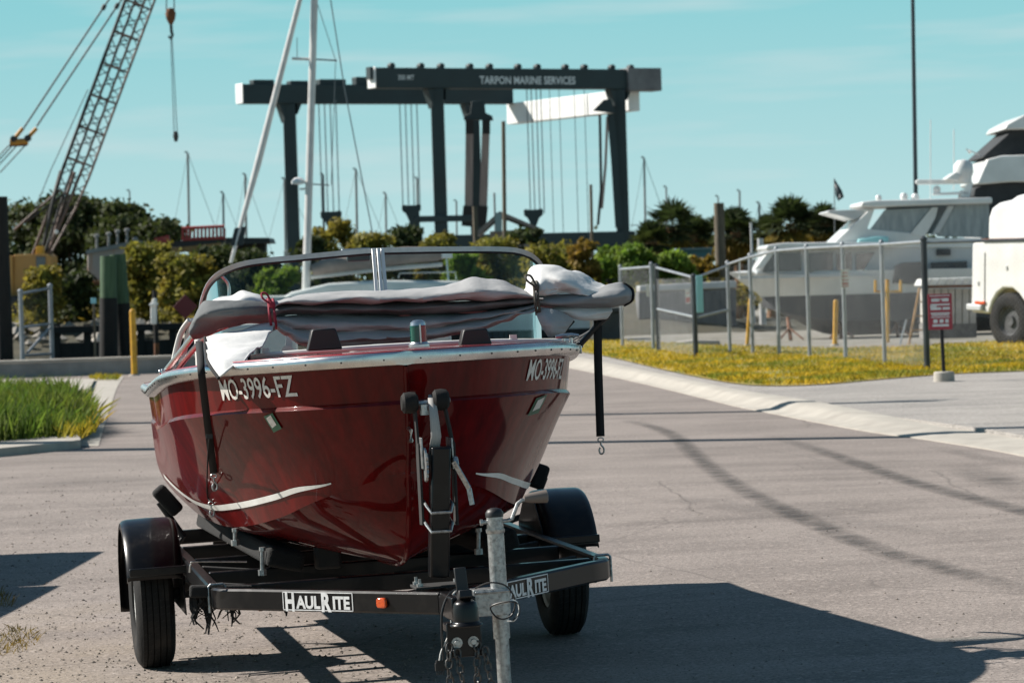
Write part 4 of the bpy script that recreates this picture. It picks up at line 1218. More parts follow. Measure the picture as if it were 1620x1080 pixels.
# loose stones on the shoulder
def stones(name, poly, n, smin, smax, mat, label, seed):
    rg_ = random.Random(seed); vs = []; fs = []
    x0, x1 = min(p[0] for p in poly), max(p[0] for p in poly); y0_, y1_ = min(p[1] for p in poly), max(p[1] for p in poly); k = 0
    while k < n:
        px, py = rg_.uniform(x0, x1), rg_.uniform(y0_, y1_)
        if not inpoly(px, py, poly): continue
        p = gp(px, py); s_ = smin + (smax - smin) * rg_.random() ** 3; o = len(vs); p.z += s_ * .15
        q = [Vector((rg_.uniform(.6, 1.2) * math.cos(t), rg_.uniform(.6, 1.2) * math.sin(t), rg_.uniform(-.2, .2))) * s_ for t in (0.3, 1.4, 2.5, 3.5, 4.6, 5.6)]
        vs += [p + v for v in q] + [p + Vector((0, 0, s_ * .7)), p - Vector((0, 0, s_ * .4))]
        for i in range(6):
            fs += [(o + i, o + (i + 1) % 6, o + 6), (o + (i + 1) % 6, o + i, o + 7)]
        k += 1
    return tag(raw(name, [tuple(v) for v in vs], fs, mat, ang=25), label, 'gravel', kind='stuff')
MT['stone'] = pm('loose_stone', (.25, .21, .17), (.11, .095, .085), 12, .9, island=.6)
stones('loose_gravel', [(-20, 900), (120, 880), (210, 910), (330, 960), (700, 1000), (700, 1090), (-20, 1090)], 2400, .0025, .012, MT['stone'], 'loose gravel scattered on the sandy shoulder around the left trailer wheel', 2)
stones('loose_gravel', [(930, 760), (1620, 740), (1660, 1090), (930, 1090)], 500, .003, .009, MT['stone'], 'sparse loose stones on the road right of the trailer', 3)
stones('loose_gravel', [(-20, 740), (230, 740), (200, 880), (-20, 900)], 450, .003, .012, MT['stone'], 'sparse loose stones on the road left of the boat', 4)
# tyre marks on the road
TMM = bpy.data.materials.new('tyre_mark'); TMM.use_nodes = True
t_ = TMM.node_tree; N_ = t_.nodes; pB = N_['Principled BSDF']; pB.inputs['Base Color'].default_value = (.035, .032, .031, 1); pB.inputs['Roughness'].default_value = .8
at_ = N_.new('ShaderNodeAttribute'); at_.attribute_name = 'fade'
nz_ = N_.new('ShaderNodeTexNoise'); nz_.inputs['Scale'].default_value = 5; nz_.inputs['Detail'].default_value = 8; nz_.inputs['Roughness'].default_value = .7
oc_ = N_.new('ShaderNodeTexCoord'); t_.links.new(oc_.outputs['Object'], nz_.inputs['Vector'])
mr_ = N_.new('ShaderNodeMapRange'); mr_.inputs['From Min'].default_value = .3; mr_.inputs['From Max'].default_value = .7; t_.links.new(nz_.outputs['Fac'], mr_.inputs['Value'])
mm_ = N_.new('ShaderNodeMath'); mm_.operation = 'MULTIPLY'; t_.links.new(at_.outputs['Fac'], mm_.inputs[0]); t_.links.new(mr_.outputs['Result'], mm_.inputs[1])
t_.links.new(mm_.outputs[0], pB.inputs['Alpha'])
def tyre_mark(pts, wd, strength, h=.004):
    c = catmull([gp(x, y) for x, y in pts], 10); vs = []; fs = []; fd = []; K_ = 6
    for i, p in enumerate(c):
        d = c[min(i + 1, len(c) - 1)] - c[max(i - 1, 0)]; x = Vector((d.y, -d.x, 0)).normalized()
        e = min(1, i / 10, (len(c) - 1 - i) / 10) if len(c) > 20 else 1
        for k in range(K_ + 1):
            q = p + x * wd * (k / K_ - .5); q.z = gz(q.x, q.y) + h; vs.append(tuple(q)); fd.append(strength * e * math.sin(math.pi * k / K_))
    for i in range(len(c) - 1):
        for k in range(K_):
            fs.append((i * (K_ + 1) + k, i * (K_ + 1) + k + 1, (i + 1) * (K_ + 1) + k + 1, (i + 1) * (K_ + 1) + k))
    o = raw('tyre_mark', vs, fs, TMM, parent=road)
    a = o.data.attributes.new('fade', 'FLOAT', 'POINT'); a.data.foreach_set('value', fd)
for i, (pts, wd, st) in enumerate((
    ([(985, 664), (1035, 676), (1070, 692), (1105, 724), (1165, 768), (1255, 813), (1380, 866), (1500, 901), (1660, 945)], .24, .7),
    ([(1215, 688), (1330, 724), (1450, 765), (1620, 809), (1700, 826)], .26, .75),
    ([(1520, 735), (1570, 758), (1640, 782)], .5, .55), ([(1470, 705), (1540, 722), (1640, 738)], .3, .4),
    ([(960, 782), (1150, 800), (1350, 830), (1640, 862)], .55, .25), ([(0, 770), (120, 766), (250, 760)], .6, .25))):
    tyre_mark(pts, wd, st, .004 + .002 * i)

# ================================================================== right: sign, fence, gates
MT['fencegalv'] = pm('fence_galvanised', (.30, .32, .34), (.20, .22, .24), 3, .5, .3)
MT['fencedark'] = pm('fence_dark_post', (.05, .06, .065), (.03, .035, .04), 4, .5, .3)
MT['signred'] = pm('sign_red', (.38, .035, .05), (.30, .03, .045), 20, .5)
MT['signwhite'] = pm('sign_white', (.74, .74, .72), (.6, .6, .58), 10, .5)
MT['yellow'] = pm('bollard_yellow', (.62, .34, .012), (.45, .22, .015), 6, .5)
MT['signblue'] = pm('sign_blue', (.24, .52, .58), None, rough=.5)
MT['print'] = pm('sign_print', (.45, .06, .04), None, rough=.6)
def sign_lines(parent, o_, w_, rows, mat, name='print_line'):
    for z_, x0, x1, hh in rows:
        b_ = MB(); b_.box(o_ + Vector(((x0 + x1) / 2 * w_, -.014, z_)), ((x1 - x0) * w_, .004, hh)); b_.build(name, mat, parent, ang=None)
g0 = gp(1494, 614)
sg = thing('parking_sign', (g0.x, g0.y, gz(g0.x, g0.y) + .08), 'small red and white notice on a dark post in a round concrete base', 'sign')
yS = g0.y
b_ = MB(); b_.lathe([(0, .16), (.13, .16), (.145, .145), (.15, 0), (0, 0)], (g0.x, g0.y, .075), (0, 0, 1), 24); b_.build('base', MT['concrete'], sg)
tpS = at(1487, 468, yS)
b_ = MB(); b_.bar((g0.x, g0.y, .2), (tpS.x, yS, tpS.z), .05, .03, up=(0, 1, 0)); b_.build('post', MT['blackmatt'], sg, bevel=.004)
cS = at(1487, 493, yS); wS, hS = .335, .50
b_ = MB(); b_.box(cS + Vector((0, -.028, 0)), (wS, .012, hS)); pn = b_.build('panel', MT['signred'], sg, bevel=.003)
cS = cS + Vector((0, -.022, 0))
sign_lines(pn, cS, wS, [(.225, -.42, .42, .012), (.10, -.40, .40, .022), (.075, -.42, -.15, .02), (-.02, -.40, .40, .018), (-.075, -.40, .40, .012), (.175, -.1, .1, .012)], MT['signwhite'])
sign_lines(pn, cS, wS, [(.165, -.36, -.02, .045), (.165, .08, .36, .045), (.045, -.40, .04, .035), (.045, .10, .40, .035), (-.045, -.36, .36, .016), (-.13, -.3, -.12, .05), (-.13, -.04, .12, .05), (-.13, .2, .34, .05), (-.19, -.34, .34, .03)], MT['signwhite'])

def wire_mesh(A, B, h0, h1, parent, mat, sp=.075, r=.0008):
    """woven wire: two sets of diagonal wires in the plane A-B"""
    A, B = Vector(A), Vector(B); d = (B - A); ln = d.length; d.normalize(); n_ = Vector((-d.y, d.x, 0)).normalized(); hh = h1 - h0
    vs = []; fs = []
    for sgn in (1, -1):
        c = -hh
        while c < ln + hh:
            x0, x1 = (c, c + hh) if sgn > 0 else (c + hh, c)
            z0, z1 = h0, h1
            P_, Q_ = [x0, z0], [x1, z1]
            if max(x0, x1) <= 0 or min(x0, x1) >= ln: c += sp; continue
            def clip(P_, Q_, lim):
                if (P_[0] - lim) * (Q_[0] - lim) < 0:
                    t = (lim - P_[0]) / (Q_[0] - P_[0]); return [lim, P_[1] + t * (Q_[1] - P_[1])]
            for lim, lo in ((0, True), (ln, False)):
                c_ = clip(P_, Q_, lim)
                if c_:
                    if (P_[0] < lim) == lo: P_ = c_
                    else: Q_ = c_
            a = A + d * P_[0] + Vector((0, 0, P_[1])); b = A + d * Q_[0] + Vector((0, 0, Q_[1]))
            ax_ = (b - a)
            if ax_.length < .02: c += sp; continue
            ax_.normalize(); s_ = ax_.cross(n_); o = len(vs)
            for p in (a, b):
                for k in range(3):
                    t = 2.094 * k; vs.append(tuple(p + (s_ * math.cos(t) + n_ * math.sin(t)) * r + n_ * .002 * sgn))
            for k in range(3):
                fs.append((o + k, o + (k + 1) % 3, o + 3 + (k + 1) % 3, o + 3 + k))
            c += sp
    o = raw('wire_mesh', vs, fs, mat, parent=parent); o['kind'] = 'stuff'
    return o
def pole(mb, p, z0, z1, r, n=10):
    mb.tube([(p.x, p.y, z0), (p.x, p.y, z1)], r, n); mb.lathe([(r * 1.2, -.01), (r * 1.2, .02), (r * .6, .05), (0, .06)], (p.x, p.y, z1), (0, 0, 1), n)
def fence(name, pts, label, cat, post_mats, hpost, rails, r=.03, mesh_h=None, mesh_mat='fencegalv'):
    """pts: base points; rails: list of heights (0..1 of post height)"""
    z_b = .10
    root = thing(name, (pts[0].x, pts[0].y, z_b), label, cat)
    for p, mk, hp in zip(pts, post_mats, hpost):
        if mk:
            b_ = MB(); pole(b_, p, z_b - .1, z_b + hp, r * (1.4 if mk == 'fencedark' else 1)); b_.build('post', MT[mk], root)
    for i in range(len(pts) - 1):
        a, b = pts[i], pts[i + 1]
        for f_ in rails:
            b_ = MB(); b_.tube([(a.x, a.y, z_b + hpost[i] * f_), (b.x, b.y, z_b + hpost[i + 1] * f_)], r * .72, 8); b_.build('rail', MT['fencegalv'], root)
        wire_mesh((a.x, a.y, z_b), (b.x, b.y, z_b), .04, min(hpost[i], hpost[i + 1]) * .98, root, MT[mesh_mat])
    return root
def hof(px, pyt, p):                          # height of what shows at (px, pyt) above base point p
    return at(px, pyt, p.y).z - .10
def gpz(px, py):
    p = gp(px, py, .10); return p
Fp = [gpz(x, y) for x, y in ((1155, 560), (1191, 561), (1233, 563), (1281, 566), (1338, 570), (1400, 577), (1467, 586))]
fence('chain_link_fence', Fp, 'long run of galvanised chain link fence in front of the white cabin cruiser', 'fence', ['fencegalv'] * 6 + ['fencedark'],
      [hof(x, y, p) for (x, y), p in zip(((1152, 416), (1188, 404), (1230, 394), (1277, 390), (1333, 387), (1396, 384), (1461, 379)), Fp)], [.985], .036)
p7 = Vector((Fp[-1].x + .02, Fp[-1].y, .1))
Fq = [p7] + [ax(x, Fp[-1].y + dy, .1) for x, dy in ((1640, .6), (1840, 1.2))]
fence('chain_link_fence', Fq, 'short run of chain link fence with a dark top rail before the white truck', 'fence', [None, 'fencedark', 'fencedark'], [hof(1461, 381, p7)] * 3, [.985], .03)
Fa = [gpz(985, 549), gpz(1034, 553)]
fence('fence_panel', Fa, 'farthest narrow chain link panel, left of the folded gates', 'fence', ['fencegalv', 'fencegalv'], [hof(984, 422, Fa[0]), hof(1030, 418, Fa[1])], [.97], .04)
Fg = [gpz(1042, 556), gpz(1101, 566)]
fence('gate_leaf', Fg, 'left leaf of the half open chain link gate, hung on a dark post', 'gate', ['fencedark', 'fencedark'], [hof(1040, 421, Fg[0]), hof(1098, 437, Fg[1])], [.985, .5], .036)
Fh = [gpz(1106, 566), gpz(1152, 561)]
gl2 = fence('gate_leaf', Fh, 'right leaf of the half open chain link gate carrying a pale blue panel', 'gate', [None, None], [hof(1103, 437, Fh[0]), hof(1149, 419, Fh[1])], [.985, .5], .036)
b_ = MB(); c = at(1107, 465, Fh[0].y - .06); b_.box(c, (.13, .012, .72)); b_.build('blue_panel', MT['signblue'], gl2, bevel=.01)
def plate(name, px0, px1, py0, py1, y, mat, label, lines=(), lm='print'):
    a, b = at(px0, py0, y), at(px1, py1, y)
    c = (a + b) / 2
    b_ = MB(); b_.box(c, (abs(b.x - a.x), .012, abs(a.z - b.z)))
    o = b_.build(name, MT[mat], org=(c.x, c.y, b.z)); tag(o, label, 'sign')
    for z_, x0, x1, hh in lines:
        m2 = MB(); m2.box(c + Vector(((x0 + x1) / 2 * abs(b.x - a.x), -.009, z_ * abs(a.z - b.z))), ((x1 - x0) * abs(b.x - a.x), .004, hh * abs(a.z - b.z))); m2.build('print_line', MT[lm], o, ang=None)
    return o
plate('notice_plate', 1330, 1344, 426, 455, Fp[4].y - .06, 'signwhite', 'white notice with faint red lines high on the long chain link fence', [(.3, -.3, .3, .05), (.12, -.35, .3, .05), (-.08, -.35, .35, .05), (-.27, -.35, .35, .09), (-.41, -.35, .35, .05)])
plate('notice_plate', 1084, 1092, 457, 480, Fg[0].y - 2.0, 'signwhite', 'white and red notice on the left leaf of the chain link gate', [(-.25, -.45, .45, .35), (.2, -.3, .3, .06)])
plate('notice_plate', 1022, 1027, 449, 469, Fa[1].y - .9, 'signwhite', 'narrow white plate on the farthest chain link panel')

# ------------------------------------------------------------------ bollards
def bollard(px, pyt, pyb, wpx, label, mat='yellow', lean=0.0, top='dome'):
    p = gp(px, pyb); p.z = max(0, gz(p.x, p.y)); t = at(px, pyt, p.y); r = wpx / 2 * p.y / FPX
    o = thing('bollard', p, label, 'bollard', 'yellow bollards')
    hh = t.z - p.z
    b_ = MB(); b_.tube([p, p + Vector((lean * hh, 0, hh))], r, 16); b_.lathe([(r, 0), (r * .8, r * .5), (r * .4, r * .75), (0, r * .8)], p + Vector((lean * hh, 0, hh - .002)), (0, 0, 1), 16); b_.build('pipe', MT[mat], o)
    b_ = MB(); b_.lathe([(0, .03), (r * 1.7, .03), (r * 1.9, 0)], p, (0, 0, 1), 16); b_.build('footing', MT['concrete'], o)
bollard(213, 492, 594, 10, 'yellow bollard at the end of the low seawall, left of the boat')
bollard(1321, 477, 546, 8, 'short yellow bollard behind the fence below the white notice', lean=.05)
bollard(1182, 474, 546, 6, 'leaning faded yellow bollard at the left end of the cabin cruiser', lean=.10)
p = gp(1403, 543); o = thing('barrier_post', p, 'yellow barrier post with a raised crossbar and two uprights behind the fence', 'barrier')
def seg(name, q, r, mat, root):
    b_ = MB(); b_.tube([at(x, y, p.y) for x, y in q], r, 10); return b_.build(name, MT[mat], root)
seg('post', [(1404, 542), (1404, 442)], .05, 'yellow', o); seg('crossbar', [(1384, 461), (1427, 461)], .03, 'yellow', o); seg('upright', [(1385, 462), (1385, 443)], .035, 'yellow', o); seg('upright', [(1425, 462), (1425, 443)], .035, 'yellow', o)
p = gp(1438, 548); o = thing('stepladder', (p.x, p.y, 0), 'pale wooden stepladder standing by the cruiser hull', 'ladder')
MT['woodpale'] = pm('pale_wood', (.38, .22, .08), (.25, .14, .05), 6, .8)
seg('rail', [(1438, 545), (1455, 455)], .03, 'woodpale', o); seg('rail', [(1424, 545), (1434, 505)], .022, 'alu', o)
for f_ in (.25, .5, .75):
    a = at(1438 + 17 * f_, 545 - 90 * f_, p.y); b_ = MB(); b_.bar(a, a + Vector((.28, .25, 0)), .08, .03); b_.build('step', MT['woodpale'], o)
# ================================================================== right: cabin cruiser, second yacht, truck, shed
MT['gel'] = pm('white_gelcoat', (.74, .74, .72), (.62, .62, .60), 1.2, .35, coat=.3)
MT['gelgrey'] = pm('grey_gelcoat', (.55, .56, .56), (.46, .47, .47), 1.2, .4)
MT['bottom'] = pm('dark_bottom_paint', (.07, .072, .075), (.045, .046, .05), 1.5, .7, stretch=(3, 1, .4))
MT['darkglass'] = pm('dark_cabin_glass', (.035, .037, .04), (.06, .062, .065), 1.0, .12, coat=.5)
MT['vinylwin'] = pm('clear_vinyl', (.22, .25, .26), (.34, .37, .38), 3, .25, stretch=(3, 1, .6))
MT['blacktarp'] = pm('black_canvas', (.014, .016, .018), (.03, .032, .035), 2, .7, bump=.2, bscale=6)
MT['cushion'] = pm('aqua_cushion', (.30, .58, .60), None, rough=.6)
MT['brick'] = pm('grey_block', (.22, .21, .19), (.14, .13, .12), 8, .9)
def slab(name, poly, y0, y1, mat, parent, bevel=0.0, taper=None):
    """side outline given in photo pixels (read at depth y0), thickened to depth y1"""
    q = [at(x, y, y0) for x, y in poly]
    cx = sum(p.x for p in q) / len(q)
    b_ = MB(); k = len(q)
    ins = taper or 0
    fr = [Vector((p.x, y0, p.z)) for p in q]; bk = [Vector((p.x, y1, p.z)) for p in q]
    b_.add(fr + bk, [tuple(range(k)), tuple(range(2 * k - 1, k - 1, -1))] + [(i, k + i, k + (i + 1) % k, (i + 1) % k) for i in range(k)])
    return b_.build(name, MT[mat], parent, bevel=bevel, segs=3)
YD = 85.0
pY = ax(1300, YD + 1.6, 0)
cru = thing('cabin_cruiser', pY, 'white cabin cruiser with dark bottom paint standing behind the long chain link fence', 'boat')
def boat_hull(parent, mats, x0, x1, yc, zk, zw, zs, beam, n=24, bow='left'):
    """hull between world x0 (bow) and x1 (stern): bottom below zw, topsides to zs"""
    for nm, za, zb, mt, kk in (('bottom', zk, zw, mats[0], (0, 1)), ('topsides', zw, zs, mats[1], (1, 2))):
        b_ = MB()
        for sd in (-1, 1):
            rows = []
            for i in range(n + 1):
                t = i / n
                w_ = beam / 2 * (1 - (1 - min(1, t / .45)) ** 2.2) * (1 - .06 * t)
                x = x0 + (x1 - x0) * t
                rk = (x1 - x0) * .10 * (1 - min(1, t / .5)) ** 1.5        # raked stem
                if nm == 'bottom':
                    r_ = [Vector((x + rk * 1.6, yc + sd * .03, zk + (zw - zk) * .75 * (1 - min(1, t / .3)) ** 2)), Vector((x + rk, yc + sd * w_ * .75, zk + (zw - zk) * (.35 + .4 * (1 - min(1, t / .4)) ** 2))), Vector((x + rk, yc + sd * w_ * .88, zw))]
                else:
                    r_ = [Vector((x + rk, yc + sd * w_ * .88, zw)), Vector((x + rk * .6, yc + sd * w_ * .96, (zw + zs) / 2)), Vector((x, yc + sd * w_, zs + .12 * (1 - t)))]
                rows.append(r_)
            b_.grid(rows if sd > 0 else [r_[::-1] for r_ in rows])
            b_.add(rows[-1] + [Vector((p.x, yc, p.z)) for p in rows[-1][::-1]], [tuple(range(6))])
            if nm == 'topsides':
                b_.grid([[r_[-1], Vector((r_[-1].x, yc, r_[-1].z + .04))] for r_ in rows])
        b_.build(nm, MT[mt], parent, ang=40)
zof = lambda px, py, y: at(px, py, y).z
boat_hull(cru, ('bottom', 'gel'), at(1158, 450, YD).x, at(1700, 450, YD).x, YD + 1.6, .05, zof(1300, 467, YD), zof(1300, 434, YD), 3.2)
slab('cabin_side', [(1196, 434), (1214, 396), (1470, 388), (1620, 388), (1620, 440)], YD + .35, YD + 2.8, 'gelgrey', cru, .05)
for x0, x1, x2, x3 in ((1216, 1268, 1206, 1268), (1274, 1318, 1274, 1318), (1323, 1348, 1323, 1348), (1354, 1384, 1354, 1366)):
    slab('cabin_window', [(x0, 401), (x1, 399), (x3, 428), (x2, 431)], YD + .31, YD + .36, 'darkglass', cru, .01)
slab('foredeck_roof', [(1210, 392), (1216, 387), (1240, 384), (1330, 383), (1420, 384), (1420, 391), (1330, 393), (1214, 396)], YD - .05, YD + 3.1, 'gel', cru, .04)
slab('wind_stanchion', [(1193, 425), (1216, 396), (1228, 396), (1206, 426)], YD + .1, YD + .3, 'gel', cru, .03)
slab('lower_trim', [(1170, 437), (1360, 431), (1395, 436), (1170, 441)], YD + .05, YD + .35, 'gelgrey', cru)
slab('bridge_coaming', [(1318, 385), (1376, 331), (1384, 330), (1372, 362), (1440, 368), (1470, 376), (1620, 378), (1620, 392), (1410, 392)], YD + .3, YD + 2.9, 'gel', cru, .03)
slab('bridge_window', [(1376, 364), (1400, 332), (1472, 329), (1440, 368)], YD + .34, YD + .42, 'vinylwin', cru)
slab('window_pillar', [(1440, 370), (1474, 328), (1484, 328), (1480, 345), (1462, 376)], YD + .28, YD + .44, 'gel', cru, .01)
slab('bridge_window', [(1482, 374), (1512, 324), (1565, 322), (1565, 376)], YD + .36, YD + .44, 'vinylwin', cru)
slab('bridge_window', [(1486, 368), (1474, 372), (1500, 326), (1510, 326)], YD + .30, YD + .40, 'gelgrey', cru)
slab('hardtop', [(1362, 326), (1364, 319), (1384, 317), (1470, 315), (1570, 312), (1570, 322), (1470, 325), (1384, 328)], YD + .1, YD + 3.1, 'gel', cru, .04)
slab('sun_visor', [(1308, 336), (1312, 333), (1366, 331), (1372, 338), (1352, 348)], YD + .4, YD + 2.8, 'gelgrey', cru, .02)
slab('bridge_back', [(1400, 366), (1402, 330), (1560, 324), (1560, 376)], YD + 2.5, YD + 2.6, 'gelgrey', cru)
slab('seat_cushion', [(1356, 386), (1358, 378), (1384, 374), (1406, 374), (1406, 383), (1384, 386)], YD + .1, YD + 1.2, 'cushion', cru, .04)
slab('cockpit_opening', [(1412, 448), (1416, 420), (1428, 415), (1462, 414), (1462, 450)], YD + .0, YD + .32, 'darkglass', cru)
slab('engine_vent', [(1482, 394), (1504, 394), (1504, 404), (1482, 404)], YD + .25, YD + .36, 'bottom', cru)
slab('cabin_window', [(1473, 415), (1530, 413), (1530, 440), (1473, 440)], YD + .26, YD + .36, 'darkglass', cru)
slab('radar_arch', [(1448, 288), (1452, 284), (1535, 284), (1540, 290), (1534, 312), (1520, 312), (1530, 291), (1452, 292)], YD + .8, YD + 1.0, 'gel', cru, .02)
slab('radar_arch', [(1476, 305), (1534, 303), (1534, 307), (1476, 309)], YD + .8, YD + 1.0, 'gel', cru, .02)
for px, py, r_, nm in ((1482, 300, .10, 'search_light'), (1524, 268, .26, 'radar_dome'), (1430, 311, .10, 'dome_aerial'), (1448, 312, .10, 'dome_aerial'), (1390, 313, .08, 'horn')):
    c = at(px, py, YD + .9); b_ = MB(); b_.lathe([(0, r_), (r_ * .6, r_ * .85), (r_ * .95, r_ * .4), (r_, -r_ * .3), (r_ * .8, -r_ * .8), (r_ * .8, -r_ * 1.3), (0, -r_ * 1.3)], c, (0, 0, 1), 20); b_.build(nm, MT['gel'], cru)
slab('bridge_panel', [(1495, 284), (1512, 272), (1520, 276), (1515, 286)], YD + .5, YD + 1.6, 'gel', cru, .03)
b_ = MB(); b_.tube([at(1472, 316, YD + .6), at(1472, 190, YD + .6)], .012, 6); b_.build('whip_aerial', MT['gel'], cru)
b_ = MB(); b_.tube([at(1509, 300, YD + 1.6), at(1509, 205, YD + 1.6)], .012, 6); b_.build('whip_aerial', MT['gel'], cru)
for px in (1250, 1330, 1420, 1510):
    b_ = MB(); c = at(px, 520, YD + .3); b_.tube([(c.x, YD + .2, .0), (c.x, YD + .9, .55)], .05, 8); b_.tube([(c.x - .3, YD + .1, .02), (c.x, YD + .5, .3)], .025, 8); b_.tube([(c.x + .3, YD + .1, .02), (c.x, YD + .5, .3)], .025, 8); b_.build('jack_stand', MT['rust'], cru)
rl = MB()
for x0 in range(1170, 1215, 14):
    rl.tube([at(x0, 436, YD + .5), at(x0, 408, YD + .5)], .012, 6)
rl.tube([at(1166, 412, YD + .5), at(1212, 404, YD + .5)], .014, 6); rl.build('bow_rail', MT['chrome'], cru)
# second motor yacht, black enclosed bridge
YE = 96.0
my = thing('motor_yacht', ax(1640, YE + 2, 0), 'white motor yacht with black canvas enclosed bridge, at the right edge above the truck', 'boat')
boat_hull(my, ('bottom', 'gel'), at(1500, 450, YE).x, at(2100, 450, YE).x, YE + 2.2, .05, zof(1600, 470, YE), zof(1600, 420, YE), 4.2)
slab('house', [(1555, 425), (1548, 350), (1700, 345), (1900, 345), (1900, 425)], YE + .5, YE + 3.9, 'gelgrey', my, .05)
slab('upper_house', [(1546, 290), (1562, 252), (1585, 246), (1900, 238), (1900, 290), (1600, 288), (1552, 292)], YE + .2, YE + 4.0, 'gel', my, .05)
slab('dark_window', [(1542, 298), (1560, 290), (1900, 285), (1900, 345), (1566, 352), (1554, 332), (1540, 310)], YE + .4, YE + 3.8, 'blacktarp', my, .03)
slab('canvas_enclosure', [(1552, 250), (1606, 202), (1900, 196), (1900, 244)], YE + .5, YE + 3.7, 'blacktarp', my, .03)
slab('hardtop', [(1588, 205), (1594, 196), (1620, 182), (1760, 172), (1900, 172), (1900, 198), (1606, 205)], YE + .2, YE + 4.0, 'gel', my, .05)
slab('stern_curtain', [(1560, 350), (1566, 330), (1580, 330), (1580, 410), (1562, 410)], YE + .3, YE + .5, 'blacktarp', my)
b_ = MB(); b_.tube([at(1528, 236, YE + .9), at(1552, 246, YE + .9), at(1570, 250, YE + 1)], .02, 6); b_.lathe([(0, .07), (.07, 0), (0, -.07)], at(1534, 240, YE + .9), (0, 0, 1), 10); b_.build('camera_arm', MT['gel'], my)
# white service truck
YT = 69.0
gT = ax(1583, YT, 0)
gT0 = ax(1534, YT, 0)
tk = thing('service_truck', gT0, 'white service truck with round topped body, right behind the fence', 'truck')
MT['truckwhite'] = pm('truck_white', (.76, .76, .75), (.66, .65, .63), 1.5, .35, coat=.4)
slab('upper_body', [(1548, 384), (1549, 344), (1553, 330), (1562, 322), (1578, 318), (1585, 312), (1600, 308), (1850, 306), (1850, 384)], YT + .12, YT + 2.2, 'truckwhite', tk, .12)
slab('lower_body', [(1534, 494), (1535, 386), (1540, 381), (1850, 381), (1850, 498), (1612, 496), (1604, 478), (1596, 464), (1588, 456), (1576, 456), (1568, 464), (1562, 478), (1558, 496)], YT + .02, YT + 2.3, 'truckwhite', tk, .05)
slab('body_trim', [(1550, 378), (1850, 376), (1850, 380), (1550, 382)], YT - .02, YT + .02, 'rust', tk)
slab('marker_lamp', [(1541, 476), (1554, 476), (1554, 481), (1541, 481)], YT - .02, YT + .03, 'amber', tk, .01)
slab('bumper', [(1532, 480), (1552, 482), (1552, 492), (1532, 490)], YT - .06, YT + 2.36, 'gelgrey', tk, .03)
slab('chassis', [(1600, 496), (1850, 496), (1850, 526), (1604, 526)], YT + .3, YT + 2.0, 'blackmatt', tk)
slab('side_sticker', [(1609, 418), (1630, 418), (1630, 444), (1609, 444)], YT - .005, YT + .02, 'blackmatt', tk)
slab('sticker_stripe', [(1611, 436), (1628, 436), (1628, 443), (1611, 443)], YT - .012, YT - .006, 'signred', tk)
slab('door_seam', [(1552, 400), (1553, 400), (1553, 490), (1552, 490)], YT + .012, YT + .022, 'bottom', tk)
for px, py, l_ in ((1543, 445, 6), (1580, 421, 6)):
    slab('hinge', [(px, py), (px + 2, py), (px + 2, py + l_), (px, py + l_)], YT + .0, YT + .03, 'gelgrey', tk)
for o in list(tk.children):                  # the side is seen at a slant: true length along it
    for v in o.data.vertices: v.co.x *= 1.74
for wx in (1.12, 4.9):
    for dy in (.18, 2.0):
        c = Vector((gT0.x + wx, YT + dy, .58))
        w_ = bpy.data.objects.new('wheel', None); COL.objects.link(w_); w_.parent = tk; ORG[w_] = ORG[tk]
        b_ = MB(); b_.lathe([(.30, -.13), (.36, -.15), (.5, -.15), (.56, -.12), (.58, -.08), (.58, .08), (.56, .12), (.5, .15), (.36, .15), (.30, .13)], c, (0, 1, 0), 36); b_.build('tyre', MT['rubber'], w_)
        b_ = MB(); b_.lathe([(0, -.09), (.1, -.10), (.12, -.05), (.26, -.05), (.30, -.12), (.31, .12)], c, (0, 1, 0), 28); b_.build('rim', MT['bottom'], w_)
tk.rotation_euler.z = R(-55)
# little dock shed between cruiser and truck
YSh = 74.0
sh = thing('dock_shed', ax(1500, YSh + .7, 0), 'small cream shed with white ribbed roof between the cruiser and the truck', 'shed')
slab('block_base', [(1466, 536), (1466, 513), (1545, 511), (1545, 534)], YSh + .05, YSh + 1.4, 'brick', sh)
MT['plank'] = pm('cream_plank', (.50, .47, .42), (.38, .36, .32), 5, .7)
for k in range(7):
    x = 1467 + 11.2 * k; slab('plank', [(x, 512), (x, 457), (x + 10, 457), (x + 10, 512)], YSh + .06, YSh + 1.35, 'plank', sh, .01)
slab('roof', [(1460, 452), (1466, 441), (1550, 438), (1550, 451)], YSh - .1, YSh + 1.6, 'white', sh, .02)
slab('roof_edge', [(1460, 456), (1460, 452), (1550, 450), (1550, 454)], YSh - .12, YSh - .06, 'rust', sh)
for k in range(6):
    x = 1468 + 13 * k; slab('roof_rib', [(x, 450), (x + 5, 440), (x + 7, 440), (x + 2, 450)], YSh - .13, YSh - .1, 'gelgrey', sh)
def prim(name, label, cat, poly, y0, y1, mat, bevel=.02, group=None):
    o = slab(name, poly, y0, y1, mat, None, bevel); return tag(o, label, cat, group)
